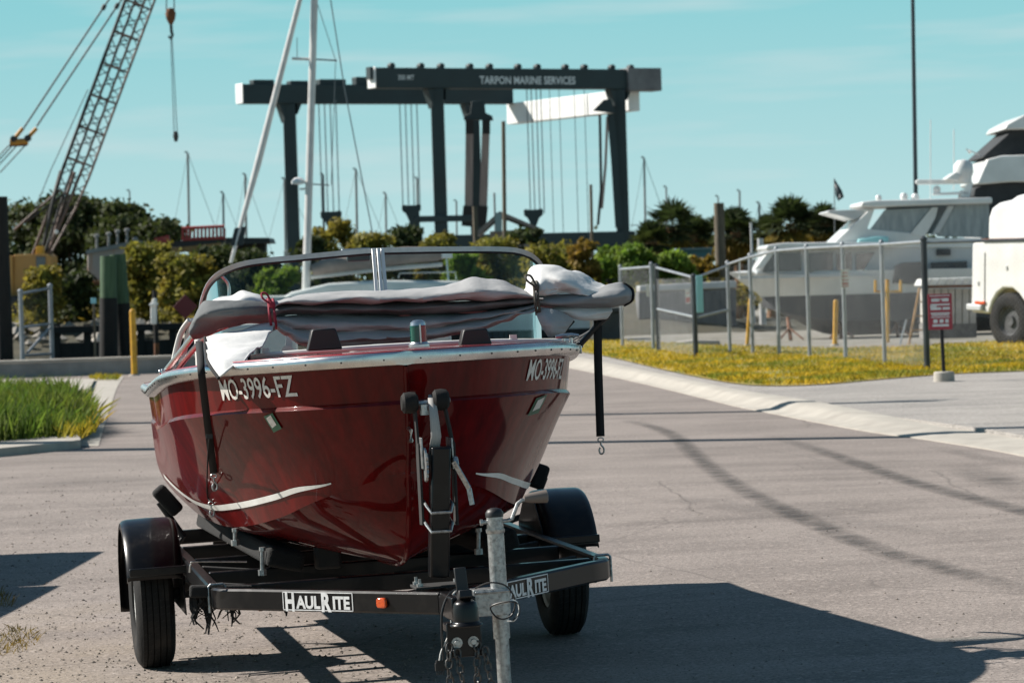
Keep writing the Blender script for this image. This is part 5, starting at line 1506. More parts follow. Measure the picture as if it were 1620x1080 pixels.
# dark bin beside the far fence panel
MT['bin'] = pm('dark_bin', (.02, .024, .026), (.035, .04, .04), 2, .6)
bn = thing('waste_bin', ax(962, 88, 0), 'dark waste container behind the right strap, left of the far fence panel', 'container')
slab('body', [(940, 552), (938, 496), (984, 493), (983, 551)], 87, 88.6, 'bin', bn, .03); slab('lid', [(935, 496), (938, 489), (985, 486), (986, 493)], 86.9, 88.7, 'bin', bn, .02)
MT['shedgrey'] = pm('grey_sheet', (.16, .165, .17), (.10, .105, .11), 3, .7, stretch=(6, 1, .4))
gs = thing('storage_container', ax(1080, 104, 0), 'dark grey storage container seen through the folded gates', 'container')
slab('body', [(1010, 552), (1010, 462), (1165, 456), (1165, 548)], 103, 105.5, 'shedgrey', gs, .03)
for k in range(12):
    x = 1016 + 12.5 * k; slab('rib', [(x, 546), (x, 464), (x + 4, 464), (x + 4, 546)], 102.95, 103, 'shedgrey', gs)
slab('white_band', [(1012, 461), (1012, 452), (1165, 444), (1165, 455)], 102.9, 105.6, 'gelgrey', gs, .02)
rb_ = MB()
tag(prim('rubble_slab', 'pale broken concrete slab lying behind the chain link gate', 'rubble', [(1068, 550), (1072, 541), (1098, 537), (1138, 538), (1142, 548), (1100, 552)], 80, 81, 'concrete', .05))

# ================================================================== left: seawall, piles, gate, signs
YW = 70.5
q0, q1 = ax(-160, YW, 0), ax(560, YW, 0)
b_ = MB(); b_.box(((q0.x + q1.x) / 2, YW + .25, .15), (q1.x - q0.x, .5, .34)); wl = b_.build('seawall', MT['wallconc'], org=((q0.x + q1.x) / 2, YW, 0), bevel=.02); tag(wl, 'low grey concrete seawall across the end of the street', 'wall')
b_ = MB(); b_.box(((q0.x + q1.x) / 2, YW + .25, .345), (q1.x - q0.x + .02, .58, .05)); b_.build('coping', MT['concrete'], wl, bevel=.01)
b_ = MB(); b_.add([(-60, 71.2, .0), (3, 71.2, .0), (3, 103, .0), (-60, 103, .0)], [(0, 1, 2, 3)])
MT['water'] = pm('dark_water', (.02, .03, .03), None, rough=.08, bump=.3, bscale=3)
tag(b_.build('water', MT['water'], org=(0, 0, 0)), kind='structure')
MT['piletar'] = pm('tarred_timber', (.006, .006, .0055), (.014, .013, .011), 5, .85, stretch=(6, 6, .6), bump=.3, bscale=10)
MT['pilegreen'] = pm('treated_green_timber', (.075, .13, .065), (.045, .085, .045), 4, .85, stretch=(5, 5, .5), bump=.3, bscale=9)
MT['pilewood'] = pm('grey_timber', (.16, .13, .09), (.08, .065, .045), 4, .85, stretch=(5, 5, .5), bump=.3, bscale=9)
def pile(name, px, pyt, D, wpx, mats, split, label, lean=0.0, zb=0.0, cat='piling'):
    p = ax(px, D, zb); t = at(px, pyt, D).z; r = wpx / 2 * D / FPX
    o = thing(name, p, label, cat)
    zs = [zb, zb + (t - zb) * split, t] if split else [zb, t]
    for i in range(len(zs) - 1):
        b_ = MB(); a, b = zs[i], zs[i + 1]
        k = 6; rr = [r * (1.05 - .1 * (a + (b - a) * j / k - zb) / (t - zb)) * (1.06 if (split and i == 0) else 1) for j in range(k + 1)]
        b_.tube([Vector((p.x + lean * (a + (b - a) * j / k - zb), p.y, a + (b - a) * j / k)) for j in range(k + 1)], rr, 20); b_.build('timber' if i or not split else 'tar_wrap', MT[mats[i]], o)
    return o
pile('mooring_pile', 9, 311, 72.6, 26, ['piletar'], None, 'thick black timber pile at the left edge of the picture')
pile('mooring_pile', 172, 405, 73.2, 27, ['piletar', 'pilegreen'], .64, 'green topped pile, left one of the pair behind the seawall', .03)
pile('mooring_pile', 200, 402, 73.7, 26, ['piletar', 'pilegreen'], .58, 'green topped pile, right one of the pair behind the seawall', -.04)
pile('sign_post', 249, 459, 72.2, 8, ['rust', 'piletar'], .35, 'dark square post with a white box, left of the boat windscreen', cat='post')
bx_ = thing('meter_box', at(243, 513, 71.9), 'white meter box fixed to the dark post beside the boat', 'box')
slab('case', [(238, 513), (238, 482), (241, 473), (245, 471), (247, 473), (247, 513)], 71.75, 71.95, 'white', bx_, .02)
slab('cap', [(236, 484), (236, 480), (248, 479), (248, 483)], 71.7, 72.0, 'white', bx_, .01)
c = at(293, 485, 72.5)
ds = thing('diamond_sign', (c.x, c.y, 0), 'dark red diamond shaped warning board at the boat windscreen edge', 'sign')
b_ = MB(); s_ = .27; b_.prism([(-s_, 0), (0, -s_), (s_, 0), (0, s_)], lambda a, b, d: c + Vector((a, d, b)), 0, .02)
MT['darkred'] = pm('dark_red_board', (.10, .008, .012), None, rough=.6); b_.build('board', MT['darkred'], ds, bevel=.005)
b_ = MB(); b_.bar((c.x, c.y + .04, 0), (c.x, c.y + .04, c.z), .06, .05, up=(0, 1, 0)); b_.build('post', MT['piletar'], ds)
pp = ax(152, 72.4, 0); ps_ = thing('marker_post', pp, 'thin pale post with a small plate left of the green piles', 'post')
b_ = MB(); t_z = at(152, 474, 72.4).z; b_.bar((pp.x, pp.y, 0), (pp.x, pp.y, t_z), .05, .05, up=(0, 1, 0)); b_.build('post', MT['pilewood'], ps_, bevel=.004)
b_ = MB(); b_.box((pp.x, pp.y - .03, t_z - .02), (.12, .02, .12)); b_.build('plate', MT['signblue'], ps_, bevel=.004)
# chain link gate standing open on the wall
Fw = [ax(36, 71.6, .30), ax(83, 72.6, .30)]
gw = thing('wire_gate', (Fw[0].x, Fw[0].y, .3), 'open chain link gate leaf with a diagonal brace on the seawall at left', 'gate')
zt0, zt1 = at(28, 461, 71.6).z, at(80, 452, 72.6).z
for p, zt in zip(Fw, (zt0, zt1)):
    b_ = MB(); pole(b_, p, .0, zt, .05); b_.build('post', MT['fencegalv'], gw)
for za, zb_ in ((zt0 - .05, zt1 - .05), (1.05, 1.1), (.45, .45)):
    b_ = MB(); b_.tube([(Fw[0].x, Fw[0].y, za), (Fw[1].x, Fw[1].y, zb_)], .03, 8); b_.build('rail', MT['fencegalv'], gw)
b_ = MB(); b_.tube([(Fw[0].x + .1, Fw[0].y, .5), (Fw[1].x, Fw[1].y, 1.05)], .03, 8); b_.build('brace', MT['fencegalv'], gw)
wire_mesh((Fw[0].x, Fw[0].y, 0), (Fw[1].x, Fw[1].y, 0), .4, min(zt0, zt1) - .05, gw, MT['fencegalv'])
# timber rail of the dock behind the wall
tr_ = thing('dock_rail', ax(170, 78, 0), 'dark timber dock rail running behind the seawall at left', 'rail')
b_ = MB(); b_.bar(at(80, 522, 78), at(420, 512, 78), .14, .16); b_.build('beam', MT['piletar'], tr_, bevel=.01)
b_ = MB(); b_.bar(at(80, 560, 78.3), at(420, 548, 78.3), .3, .5); b_.build('fascia', MT['piletar'], tr_, bevel=.01)
for px in (92, 140, 225, 275, 330, 400):
    b_ = MB(); q = ax(px, 78.2, 0); b_.bar((q.x, q.y, 0), (q.x, q.y, at(px, 512, 78.2).z), .16, .16, up=(0, 1, 0)); b_.build('post', MT['piletar'], tr_)
# poles added out of view on the left to throw shadows across the street
MT['polewood'] = pm('pole_timber', (.13, .10, .075), (.07, .055, .04), 5, .85, stretch=(5, 5, .4))
for px, py, hgt, lb in ((-130, 716, 11.5, 'tall pole added out of frame left, nearer of two, to shadow the street'), (-170, 676, 11, 'tall pole added out of frame left, farther of two, to shadow the street')):
    p = gp(px, py); o = thing('shadow_pole', p, lb, 'shadow pole')
    b_ = MB(); b_.tube([p, p + Vector((0, 0, hgt))], [.30, .16], 18); b_.build('pole', MT['polewood'], o)
    b_ = MB(); b_.bar(p + Vector((-1.1, .1, hgt - .7)), p + Vector((1.1, .1, hgt - .7)), .12, .14); b_.build('crossarm', MT['polewood'], o)
    for x in (-1, -.4, .4, 1):
        b_ = MB(); b_.lathe([(0, .16), (.05, .14), (.03, .1), (.06, .06), (.03, 0)], p + Vector((x, .1, hgt - .62)), (0, 0, 1), 10); b_.build('insulator', MT['gelgrey'], o)
dp_ = Vector((-5.38, 20.7, gz(-5, 20.7)))  # unseen box with lids, added to cast the shadow at the left edge
du = thing('shadow_blocker', dp_, 'unseen box with lids, added out of frame at left to shadow the road', 'shadow_blocker')
MT['blocker'] = pm('blocker_green', (.03, .07, .05), (.05, .06, .04), 3, .6)
b_ = MB(); b_.prism([(-2.1, .15), (2.1, .15), (2.35, 1.3), (-2.35, 1.3)], lambda a, b, d: dp_ + Vector((d, a, b)), -.85, .85); b_.build('body', MT['blocker'], du, bevel=.02)
for a in (-1.17, 1.17):
    b_ = MB(); b_.prism([(-1.15, 1.3), (1.15, 1.3), (1.15, 1.5), (-1.15, 1.4)], lambda p_, z_, d: dp_ + Vector((d, a + p_, z_)), -.88, .88); b_.build('lid', MT['black'], du, bevel=.02)
for a in (-1.1, 1.1):
    b_ = MB(); b_.box(dp_ + Vector((0, a, .08)), (1.5, .2, .16)); b_.build('skid', MT['blackmatt'], du)
# ================================================================== foliage
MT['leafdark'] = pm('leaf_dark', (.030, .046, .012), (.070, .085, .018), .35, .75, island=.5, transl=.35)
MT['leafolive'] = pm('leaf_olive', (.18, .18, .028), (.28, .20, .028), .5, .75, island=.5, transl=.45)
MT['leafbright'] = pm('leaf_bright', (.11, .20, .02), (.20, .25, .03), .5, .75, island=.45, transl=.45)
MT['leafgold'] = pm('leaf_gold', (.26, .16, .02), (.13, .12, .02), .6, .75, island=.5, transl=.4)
MT['bark'] = pm('bark', (.10, .075, .05), (.05, .038, .027), 6, .9, bump=.3)
MT['palmtrunk'] = pm('palm_trunk', (.24, .12, .05), (.13, .07, .035), 5, .9, bump=.4)
def leaves(lumps, n, leaf, seed):
    g = np.random.default_rng(seed)
    C = np.array([l[0][:] for l in lumps]); Rr = np.array([l[1][:] for l in lumps])
    wt = (Rr.prod(axis=1)) ** (2 / 3); wt /= wt.sum()
    idx = g.choice(len(lumps), n, p=wt)
    d = g.normal(size=(n, 3)); d /= np.linalg.norm(d, axis=1)[:, None]
    rad = (.40 + .62 * g.random(n) ** .6 + (g.random(n) < .14) * g.random(n) * .6)[:, None]
    P_ = C[idx] + d * Rr[idx] * rad
    a = g.normal(size=(n, 3)) + d * .2; a /= np.linalg.norm(a, axis=1)[:, None]
    nrm = d * .8 + g.normal(size=(n, 3)) * .8 + np.array([0, 0, .4]); b = np.cross(nrm, a); b /= np.linalg.norm(b, axis=1)[:, None]
    s_ = (leaf * (.45 + 1.1 * g.random(n) ** 1.5))[:, None]
    V = np.stack([P_ - a * s_, P_ - b * s_ * .5 + a * s_ * .1, P_ + a * s_, P_ + b * s_ * .5 + a * s_ * .1], axis=1).reshape(-1, 3)
    V[:, 2] = np.maximum(V[:, 2], .02)
    F = np.arange(n * 4).reshape(-1, 4)
    return V, F
def plant(name, label, cat, px, pyt, wpx, D, mat, n, leaf, seed, zb=0.0, group=None, trunk=.25, lumpn=16, squash=1.0):
    """tree or shrub whose crown top shows at (px, pyt), crown wpx wide, standing at depth D"""
    base = ax(px, D, zb); top = at(px, pyt, D).z; w_ = wpx * D / FPX
    o = thing(name, base, label, cat, group)
    g = random.Random(seed); hgt = top - zb
    cz0 = zb + hgt * trunk; lumps = []
    for k in range(lumpn):
        t = g.random(); ph = g.uniform(0, 6.283); rr = g.random() ** .5
        zz = cz0 + (top - cz0) * (t ** .8)
        env = math.sqrt(max(.08, 1 - ((zz - cz0) / (top - cz0) * 1.15 - .35) ** 2)) * squash
        r_ = w_ * g.uniform(.075, .21)
        lumps.append((Vector((base.x + math.cos(ph) * rr * (w_ / 2 - r_ * .7) * env, base.y + math.sin(ph) * rr * (w_ / 2 - r_ * .7) * env, min(zz, top - r_ * .55))), Vector((r_, r_, r_ * g.uniform(.6, .85)))))
    b_ = MB(); k0 = base.copy()
    b_.tube([base, base + Vector((w_ * .02, 0, hgt * .3)), base + Vector((w_ * -.02, 0, hgt * .62))], [max(.05, hgt * .03), max(.04, hgt * .022), .03], 8)
    for l in lumps[:7]:
        a = base + Vector((0, 0, hgt * g.uniform(.12, .4)))
        b_.tube([a, a.lerp(l[0], .5) + Vector((0, 0, hgt * .04)), l[0]], [max(.03, hgt * .014), max(.02, hgt * .009), .012], 6)
    b_.build('trunk' if cat == 'tree' else 'stems', MT['bark'], o)
    V, F = leaves(lumps, n, leaf, seed)
    raw('crown' if cat == 'tree' else 'foliage', V, F, MT[mat], parent=o)
    return o
# dark trees at left
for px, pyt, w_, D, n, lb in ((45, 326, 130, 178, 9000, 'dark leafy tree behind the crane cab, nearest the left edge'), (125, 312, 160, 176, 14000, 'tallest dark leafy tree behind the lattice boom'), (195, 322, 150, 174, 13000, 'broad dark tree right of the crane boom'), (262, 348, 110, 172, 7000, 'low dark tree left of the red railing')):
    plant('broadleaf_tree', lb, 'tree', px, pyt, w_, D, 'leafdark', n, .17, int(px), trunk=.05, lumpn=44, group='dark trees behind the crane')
# shrubs on the far bank
SH = [(70, 425, 80, 104, 'leafolive', 'olive shrub below the yellow crane cab'), (125, 432, 90, 106, 'leafdark', 'dark shrub left of the green topped piles'),
      (240, 388, 110, 106, 'leafolive', 'yellowish shrub right of the green topped piles'), (300, 400, 120, 104, 'leafolive', 'olive shrub left of the boat windscreen corner'),
      (345, 392, 110, 108, 'leafdark', 'dark shrub below the red railing'), (410, 398, 110, 104, 'leafdark', 'dark shrub seen over the left half of the windscreen'), (440, 425, 80, 100, 'leafbright', 'bright green shrub left of the white mast'),
      (530, 352, 90, 128, 'leafolive', 'olive tree like shrub right of the white mast'), (500, 375, 70, 122, 'leafdark', 'dark shrub directly behind the white mast'),
      (590, 372, 100, 124, 'leafolive', 'olive shrub above the windscreen centre post'), (650, 360, 90, 130, 'leafdark', 'dark round shrub below the hoist block'),
      (700, 372, 90, 124, 'leafolive', 'yellow green shrub left of the short wooden post'), (735, 402, 80, 112, 'leafbright', 'bright shrub seen through the right windscreen'),
      (790, 378, 100, 122, 'leafolive', 'olive shrub under the gabled roof'), (835, 362, 80, 128, 'leafdark', 'dark shrub under the heart shaped hoist block'),
      (880, 388, 110, 118, 'leafolive', 'olive shrub above the right windscreen corner'), (925, 378, 60, 112, 'leafgold', 'tall golden brown shrub above the right end of the canvas'),
      (968, 392, 80, 116, 'leafbright', 'green shrub right of the golden brown shrub'), (1010, 388, 90, 112, 'leafbright', 'bright green shrub above the far fence panel'),
      (1065, 402, 90, 112, 'leafbright', 'low green shrub above the folded gates'), (1110, 405, 70, 116, 'leafgold', 'low yellowish shrub left of the square timber pile')]
for i, (px, pyt, w_, D, mt, lb) in enumerate(SH):
    plant('shrub', lb, 'shrub', px, pyt, w_, D, mt, 6500, .10, 100 + i, zb=.3, trunk=.04, lumpn=44, group='shrubs on the far bank')
# palms
def palm(px, pyt, wpx, D, label, seed, skirt=True):
    base = ax(px, D, 0); top = at(px, pyt, D).z; R_ = wpx / 2 * D / FPX; g = random.Random(seed)
    o = thing('palm_tree', base, label, 'tree', 'cabbage palms')
    hub = Vector((base.x, base.y, top - R_ * .95))
    b_ = MB(); b_.tube([base, base + Vector((.1, 0, hub.z * .5)), hub], [.22, .17, .19], 12); b_.build('trunk', MT['palmtrunk'], o)
    for nm, mt, cnt, el0, el1 in (('crown', 'leafdark', 46, -25, 85), ('dead_fronds', 'leafgold', 16 if skirt else 8, -75, -20)):
        vs = []; fs = []
        for k in range(cnt):
            az = g.uniform(0, 6.283); el = R(g.uniform(el0, el1)); d = Vector((math.cos(az) * math.cos(el), math.sin(az) * math.cos(el), math.sin(el)))
            st = hub + d * R_ * .5 + Vector((0, 0, -.02)); sdv = d.cross(Vector((0, 0, 1))).normalized() if abs(d.z) < .98 else Vector((1, 0, 0)); un = sdv.cross(d)
            o_ = len(vs); vs += [hub - sdv * .012, hub + sdv * .012, st + sdv * .012, st - sdv * .012]; fs.append((o_, o_ + 1, o_ + 2, o_ + 3))
            fl = R_ * g.uniform(.5, .68); nb = 13
            for j in range(nb):
                th = R(-115 + 230 * j / (nb - 1)); dd = (d * math.cos(th) + sdv * math.sin(th)).normalized()
                tip = st + dd * fl + Vector((0, 0, -fl * g.uniform(.12, .35))); w_ = dd.cross(un).normalized() * .045
                md = st.lerp(tip, .5) + un * .02
                o_ = len(vs); vs += [st, md + w_, tip, md - w_]; fs.append((o_, o_ + 1, o_ + 2, o_ + 3))
        raw(nm, [tuple(v) for v in vs], fs, MT[mt], parent=o)
for i, (px, pyt, w_, D, lb) in enumerate(((1068, 310, 78, 128, 'large cabbage palm right of the lift leg, tallest of the left palm group'), (1035, 345, 60, 122, 'low cabbage palm just right of the boat lift leg'), (1100, 334, 60, 134, 'dark cabbage palm left of the square timber pile'), (1168, 323, 72, 130, 'cabbage palm right of the square timber pile'), (1140, 338, 50, 136, 'small cabbage palm behind the square timber pile'),
        (1255, 306, 76, 126, 'tallest cabbage palm right of the mast, above the cruiser foredeck'), (1222, 335, 50, 132, 'low cabbage palm left of the tall one above the cruiser'), (1308, 318, 56, 130, 'cabbage palm left of the cruiser bridge'), (1282, 330, 50, 138, 'dark cabbage palm between two above the cruiser foredeck'), (1335, 335, 46, 136, 'rightmost cabbage palm beside the cruiser bridge'))):
    palm(px, pyt, w_ * 1.3, D, lb, 300 + i)
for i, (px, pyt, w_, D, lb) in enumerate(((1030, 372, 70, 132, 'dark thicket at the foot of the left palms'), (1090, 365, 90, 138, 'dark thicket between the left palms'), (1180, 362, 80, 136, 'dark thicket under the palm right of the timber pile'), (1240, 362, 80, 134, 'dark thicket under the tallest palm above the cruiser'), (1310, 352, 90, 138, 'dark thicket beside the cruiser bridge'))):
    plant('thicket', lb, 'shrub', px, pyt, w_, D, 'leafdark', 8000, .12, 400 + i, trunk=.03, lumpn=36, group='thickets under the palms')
# far wood closing the view
g = np.random.default_rng(9); lumps = []
for k in range(150):
    x = -75 + k; hh = 3.6 + 1.3 * noise.noise(Vector((k * .13, 0, 0))); lumps.append((Vector((x * 1.05 - 10, 232 + 6 * noise.noise(Vector((k * .3, 5, 0))), hh * .5)), Vector((1.6, 1.6, hh * .55))))
V, F = leaves(lumps, 26000, .26, 77)
tag(raw('far_wood', V, F, MT['leafdark']), 'far line of dark trees closing the view behind the marina', 'wood', kind='stuff')
b_ = MB(); rows = []
for k in range(60):
    x = -26 + k * .62; r_ = []
    for j, (yy, zz) in enumerate(((100, -.1), (102.5, .35), (105, .85), (110, 1.0), (124, 1.0), (134, .2), (140, -.1))):
        r_.append(Vector((x, yy, zz * (1 - smooth(4, 9, x)) + .1 * noise.noise(Vector((x * .6, yy * .3, 0))))))
    rows.append(r_)
b_.grid(rows); MT['bank'] = pm('bank_soil', (.07, .06, .035), (.035, .035, .02), .8, .95, bump=.5, bscale=6); tag(b_.build('bank', MT['bank'], org=(0, 100, 0)), kind='structure')
rg_ = random.Random(21); vs = []; fs = []
for k in range(220):
    x = rg_.uniform(-18, 2); yy = rg_.uniform(101.2, 104.6); zz = .05 + (yy - 100) * .18; s_ = rg_.uniform(.12, .36); o_ = len(vs)
    q = [Vector((rg_.uniform(.6, 1.2) * math.cos(t), rg_.uniform(.6, 1.2) * math.sin(t), rg_.uniform(-.2, .25))) * s_ for t in (0.3, 1.4, 2.5, 3.5, 4.6, 5.6)]
    c = Vector((x, yy, zz)); vs += [c + v for v in q] + [c + Vector((0, 0, s_ * .7)), c - Vector((0, 0, s_ * .5))]
    for i in range(6): fs += [(o_ + i, o_ + (i + 1) % 6, o_ + 6), (o_ + (i + 1) % 6, o_ + i, o_ + 7)]
MT['riprap'] = pm('riprap_stone', (.34, .31, .27), (.2, .18, .15), 3, .9, island=.35)
tag(raw('riprap', [tuple(v) for v in vs], fs, MT['riprap'], ang=25), 'pale broken rocks along the far bank behind the seawall', 'rocks', kind='stuff')
V, F = leaves([(Vector((-24 + k * .55, 105 + 3 * rg_.random(), 1.1)), Vector((.8, .8, .45))) for k in range(66)], 9000, .09, 31)
tag(raw('bank_growth', V, F, MT['leafolive']), 'low olive ground cover on top of the far bank', 'ground cover', kind='stuff')

# ================================================================== boat lift
MT['liftblue'] = pm('lift_dark_teal', (.016, .034, .038), (.011, .024, .027), .5, .6)
MT['liftwhite'] = pm('lift_white', (.80, .80, .78), (.70, .70, .68), .7, .5)
MT['liftshade'] = pm('lift_white_in_shade', (.16, .16, .165), (.1, .1, .105), 1, .5)  # white beam end with its shade put into the colour
MT['cable'] = pm('steel_cable', (.12, .14, .15), None, rough=.5, metal=.4)
MT['sling'] = pm('lift_sling', (.34, .26, .23), (.22, .17, .155), 1.5, .8, stretch=(4, 4, .3))
UA = Vector((math.cos(R(31)), math.sin(R(31)), 0)); VA = Vector((-math.sin(R(31)), math.cos(R(31)), 0))
A0 = Vector((-7.45, 190, 0)); BW = 14.0; ZT_ = 14.1
lift = thing('boat_lift', A0 + UA * 9 + VA * 6, 'huge dark teal travelling boat lift with white cross beam and hanging slings', 'boat lift')
def lp_(t, v, z): return A0 + UA * t + VA * v + Vector((0, 0, z))
def lbox(name, a, b, wd, ht, mat, par=None, bevel=.04):
    b_ = MB(); b_.bar(a, b, wd, ht); return b_.build(name, MT[mat], par or lift, bevel=bevel)
bmA = lbox('top_beam', lp_(0, 0, ZT_ - .58), lp_(19.2, 0, ZT_ - .58), .9, 1.16, 'liftblue')
bmB = lbox('top_beam', lp_(-1.4, BW, ZT_ - .58), lp_(17.5, BW, ZT_ - .58), .9, 1.16, 'liftblue')
lbox('beam_end', lp_(-.06, 0, ZT_ - .55), lp_(0, 0, ZT_ - .55), .95, 1.2, 'liftwhite', bmA); lbox('beam_end', lp_(-1.46, BW, ZT_ - .55), lp_(-1.4, BW, ZT_ - .55), .95, 1.2, 'liftwhite', bmB)
lbox('beam_end', lp_(16.9, -.1, ZT_ - .6), lp_(19.25, -.1, ZT_ - .6), 1.1, 1.35, 'liftshade', bmA)
lbox('cross_beam', lp_(18.0, .5, ZT_ - 1.75), lp_(18.0, BW + .6, ZT_ - 1.75), .8, 1.3, 'liftwhite')
lbox('cross_beam_joint', lp_(18.0, 5.0, ZT_ - 1.75), lp_(18.0, 5.12, ZT_ - 1.75), .86, 1.36, 'galv')
for t, v in ((4.2, 0), (16.6, 0), (1.9, BW), (14.8, BW)):
    lg = lbox('leg', lp_(t, v, .9), lp_(t, v, ZT_ - 1.16), .75, .85, 'liftblue')
    b_ = MB(); b_.prism([(-.4, ZT_ - 1.18), (-.4, ZT_ - 2.3), (-.8, ZT_ - 1.18)], lambda a, z, d: lp_(t + a, v + d, z), -.3, .3); b_.build('gusset', MT['liftblue'], lg)
    b_ = MB(); b_.prism([(.4, ZT_ - 1.18), (.4, ZT_ - 1.8), (.7, ZT_ - 1.18)], lambda a, z, d: lp_(t + a, v + d, z), -.3, .3); b_.build('gusset', MT['liftblue'], lg)
    for dt in (-1.1, 1.1):
        b_ = MB(); c = lp_(t + dt, v, .95); b_.lathe([(.0, -.3), (.45, -.32), (.5, -.38), (.85, -.38), (.95, -.25), (.95, .25), (.85, .38), (.5, .38), (.45, .32), (0, .3)], c, VA, 24); b_.build('tyre', MT['rubber'], lift)
lbox('lower_beam', lp_(3.6, 0, 4.0), lp_(17.2, 0, 4.0), .8, 1.1, 'liftblue'); lbox('lower_beam', lp_(1.4, BW, 3.6), lp_(15.4, BW, 3.6), .8, 1.0, 'liftblue')
# machinery humps on the beams
for k in range(11):
    t = 1.2 + 1.62 * k + (.3 if k % 2 else 0)
    b_ = MB(); b_.lathe([(0, -.2), (.17, -.18), (.19, 0), (.17, .18), (0, .2)], lp_(t, -.1, ZT_ + .12), VA, 14); b_.build('sheave', MT['liftblue'], bmA)
for k, (t, ln, hh) in enumerate(((-.6, 1.4, .3), (1.9, 1.2, .25), (3.9, 1.8, .35), (6.4, .9, .5), (8.2, 1.4, .3), (10.4, 1.6, .35), (12.8, 1.2, .3))):
    lbox('hoist_drum', lp_(t, BW, ZT_ + hh / 2 - .02), lp_(t + ln, BW, ZT_ + hh / 2 - .02), .6, hh, 'liftblue', bmB)
b_ = MB(); b_.bar(lp_(-.25, 0, ZT_ - .3), lp_(-.05, 0, ZT_ - .3), .5, .7); b_.build('end_buffer', MT['liftblue'], bmA)
# lettering on the near beam
MT['beamletter'] = pm('beam_lettering', (.70, .74, .75), (.55, .6, .61), 2, .6)
flat_text('lettering', 'TARPON MARINE SERVICES', lp_(10.05, -.455, ZT_ - .68), UA, (0, 0, 1), 1, MT['beamletter'], bmA, fit=(6.5, .46), bold=.02, lift=.01)
flat_text('lettering', '300 MT', lp_(1.95, -.455, ZT_ - .55), UA, (0, 0, 1), 1, MT['beamletter'], bmA, fit=(1.05, .28), bold=.01, lift=.01)
# hoist ropes and blocks
def ropes(xs_, y0_, y1_, D, r=.035):
    b_ = MB()
    for x in xs_:
        a = at(x, y0_, D); b_.tube([a, Vector((a.x, a.y, at(x, y1_, D).z))], r, 5)
    return b_.build('hoist_rope', MT['cable'], lift)
def block(px, py, D, w_=.9):
    c = at(px, py, D); b_ = MB()
    b_.prism([(-.5, .28), (-.42, .34), (-.2, .30), (.2, .30), (.42, .34), (.5, .28), (.48, .02), (.3, -.12), (.14, -.5), (.1, -.9), (-.1, -.9), (-.14, -.5), (-.3, -.12), (-.48, .02)], lambda a, z, d: c + Vector((a * w_, d, z * w_)), -.2, .2)
    b_.build('hook_block', MT['liftblue'], lift, bevel=.04)
DB, DA = 203.5, 192.5
for x in (504, 513, 522, 531): ropes([x], 158, 342, DB + .6)
block(524, 345, DB + .6, 1.3)
for x in (632, 641, 650, 659): ropes([x], 158, 332, DB + 4.5)
block(651, 334, DB + 4.5, 1.2)
for x in (833, 840, 848, 855): ropes([x], 138, 338, DA + 3.2, .032)
block(844, 341, DA + 3.2, 1.15)
for x in (869, 884, 908, 924): ropes([x], 138, 392, DA + 4.2, .022)
# slings by the second far leg and by the right leg
for px, D in ((757, 205.5),):
    c = at(px, 186, D); b_ = MB(); b_.prism([(-.9, -.12), (.9, -.22), (.85, .05), (.45, .25), (.4, 1.0), (-.4, 1.0), (-.5, .25), (-.9, .1)], lambda a, z, d: c + Vector((a, d, z)), -.3, .3); b_.build('spreader', MT['liftblue'], lift, bevel=.03)
    for x0, x1 in ((743, 741), (769, 764)):
        b_ = MB(); b_.bar(at(x0, 196, D - .4), at(x1, 345, D - .4), .48, .08, up=(0, 1, 0)); b_.build('sling', MT['sling'], lift)
        b_ = MB(); b_.bar(at(x0, 190, D - .42), at(x0, 212, D - .42), .5, .1, up=(0, 1, 0)); b_.build('sling_eye', MT['blackmatt'], lift)
        b_ = MB(); b_.bar(at(x1, 326, D - .45), at(x1 - 3, 358, D - .45), .62, .14, up=(0, 1, 0)); b_.build('sling_pad', MT['blackmatt'], lift)
D = 197.5
c = at(958, 172, D); b_ = MB(); b_.prism([(-.75, -.1), (.6, -.3), (.3, .55), (-.1, .5)], lambda a, z, d: c + Vector((a, d, z)), -.25, .25); b_.build('spreader', MT['liftblue'], lift)
for q, w_, mt in (([(949, 182), (951, 300), (946, 356)], .16, 'blackmatt'), ([(961, 185), (958, 260), (952, 330)], .16, 'sling'), ([(966, 180), (972, 250), (979, 360)], .42, 'liftblue')):
    b_ = MB()
    for a, b in zip(q[:-1], q[1:]): b_.bar(at(*a, D), at(*b, D), w_, .1, up=(0, 1, 0))
    b_.build('sling', MT[mt], lift)
lbox('side_platform', lp_(2.2, -.3, 5.5), lp_(6.0, -.3, 5.5), .5, .35, 'liftblue')
b_ = MB(); c = at(657, 352, 191); b_.box(c, (.5, .5, 1.2)); b_.build('control_cabin', MT['liftblue'], lift)

# ================================================================== crawler crane at left
MT['crsteel'] = pm('crane_steel', (.07, .05, .04), (.13, .07, .05), 1.2, .6)
MT['crdark'] = pm('crane_dark', (.02, .02, .02), None, rough=.6)
MT['crorange'] = pm('crane_orange', (.50, .22, .02), (.35, .15, .02), 3, .6)
CD = 165.0
cr_ = thing('lattice_crane', ax(50, CD, 0), 'crane with rusty lattice boom and yellow cab behind the far bank at left', 'crane')
def boom_pt(f):                               # centre line: 0 at the foot, 1 at the tip out of frame
    a, b = at(66, 420, CD), at(283, -165, CD); return a.lerp(b, f)
NB = 17; half = .5
bd = (boom_pt(1) - boom_pt(0)).normalized(); bx = Vector((0, 1, 0)).cross(bd).normalized()
yax = (Vector((.35, .94, 0))); yax = (yax - bd * yax.dot(bd)).normalized(); xax = bd.cross(yax).normalized()
def corner(f, i):
    k = half * min(1, .18 + f / .24) ; sx_, sy_ = ((-1, -1), (1, -1), (1, 1), (-1, 1))[i]
    return boom_pt(f) + xax * k * sx_ + yax * k * sy_
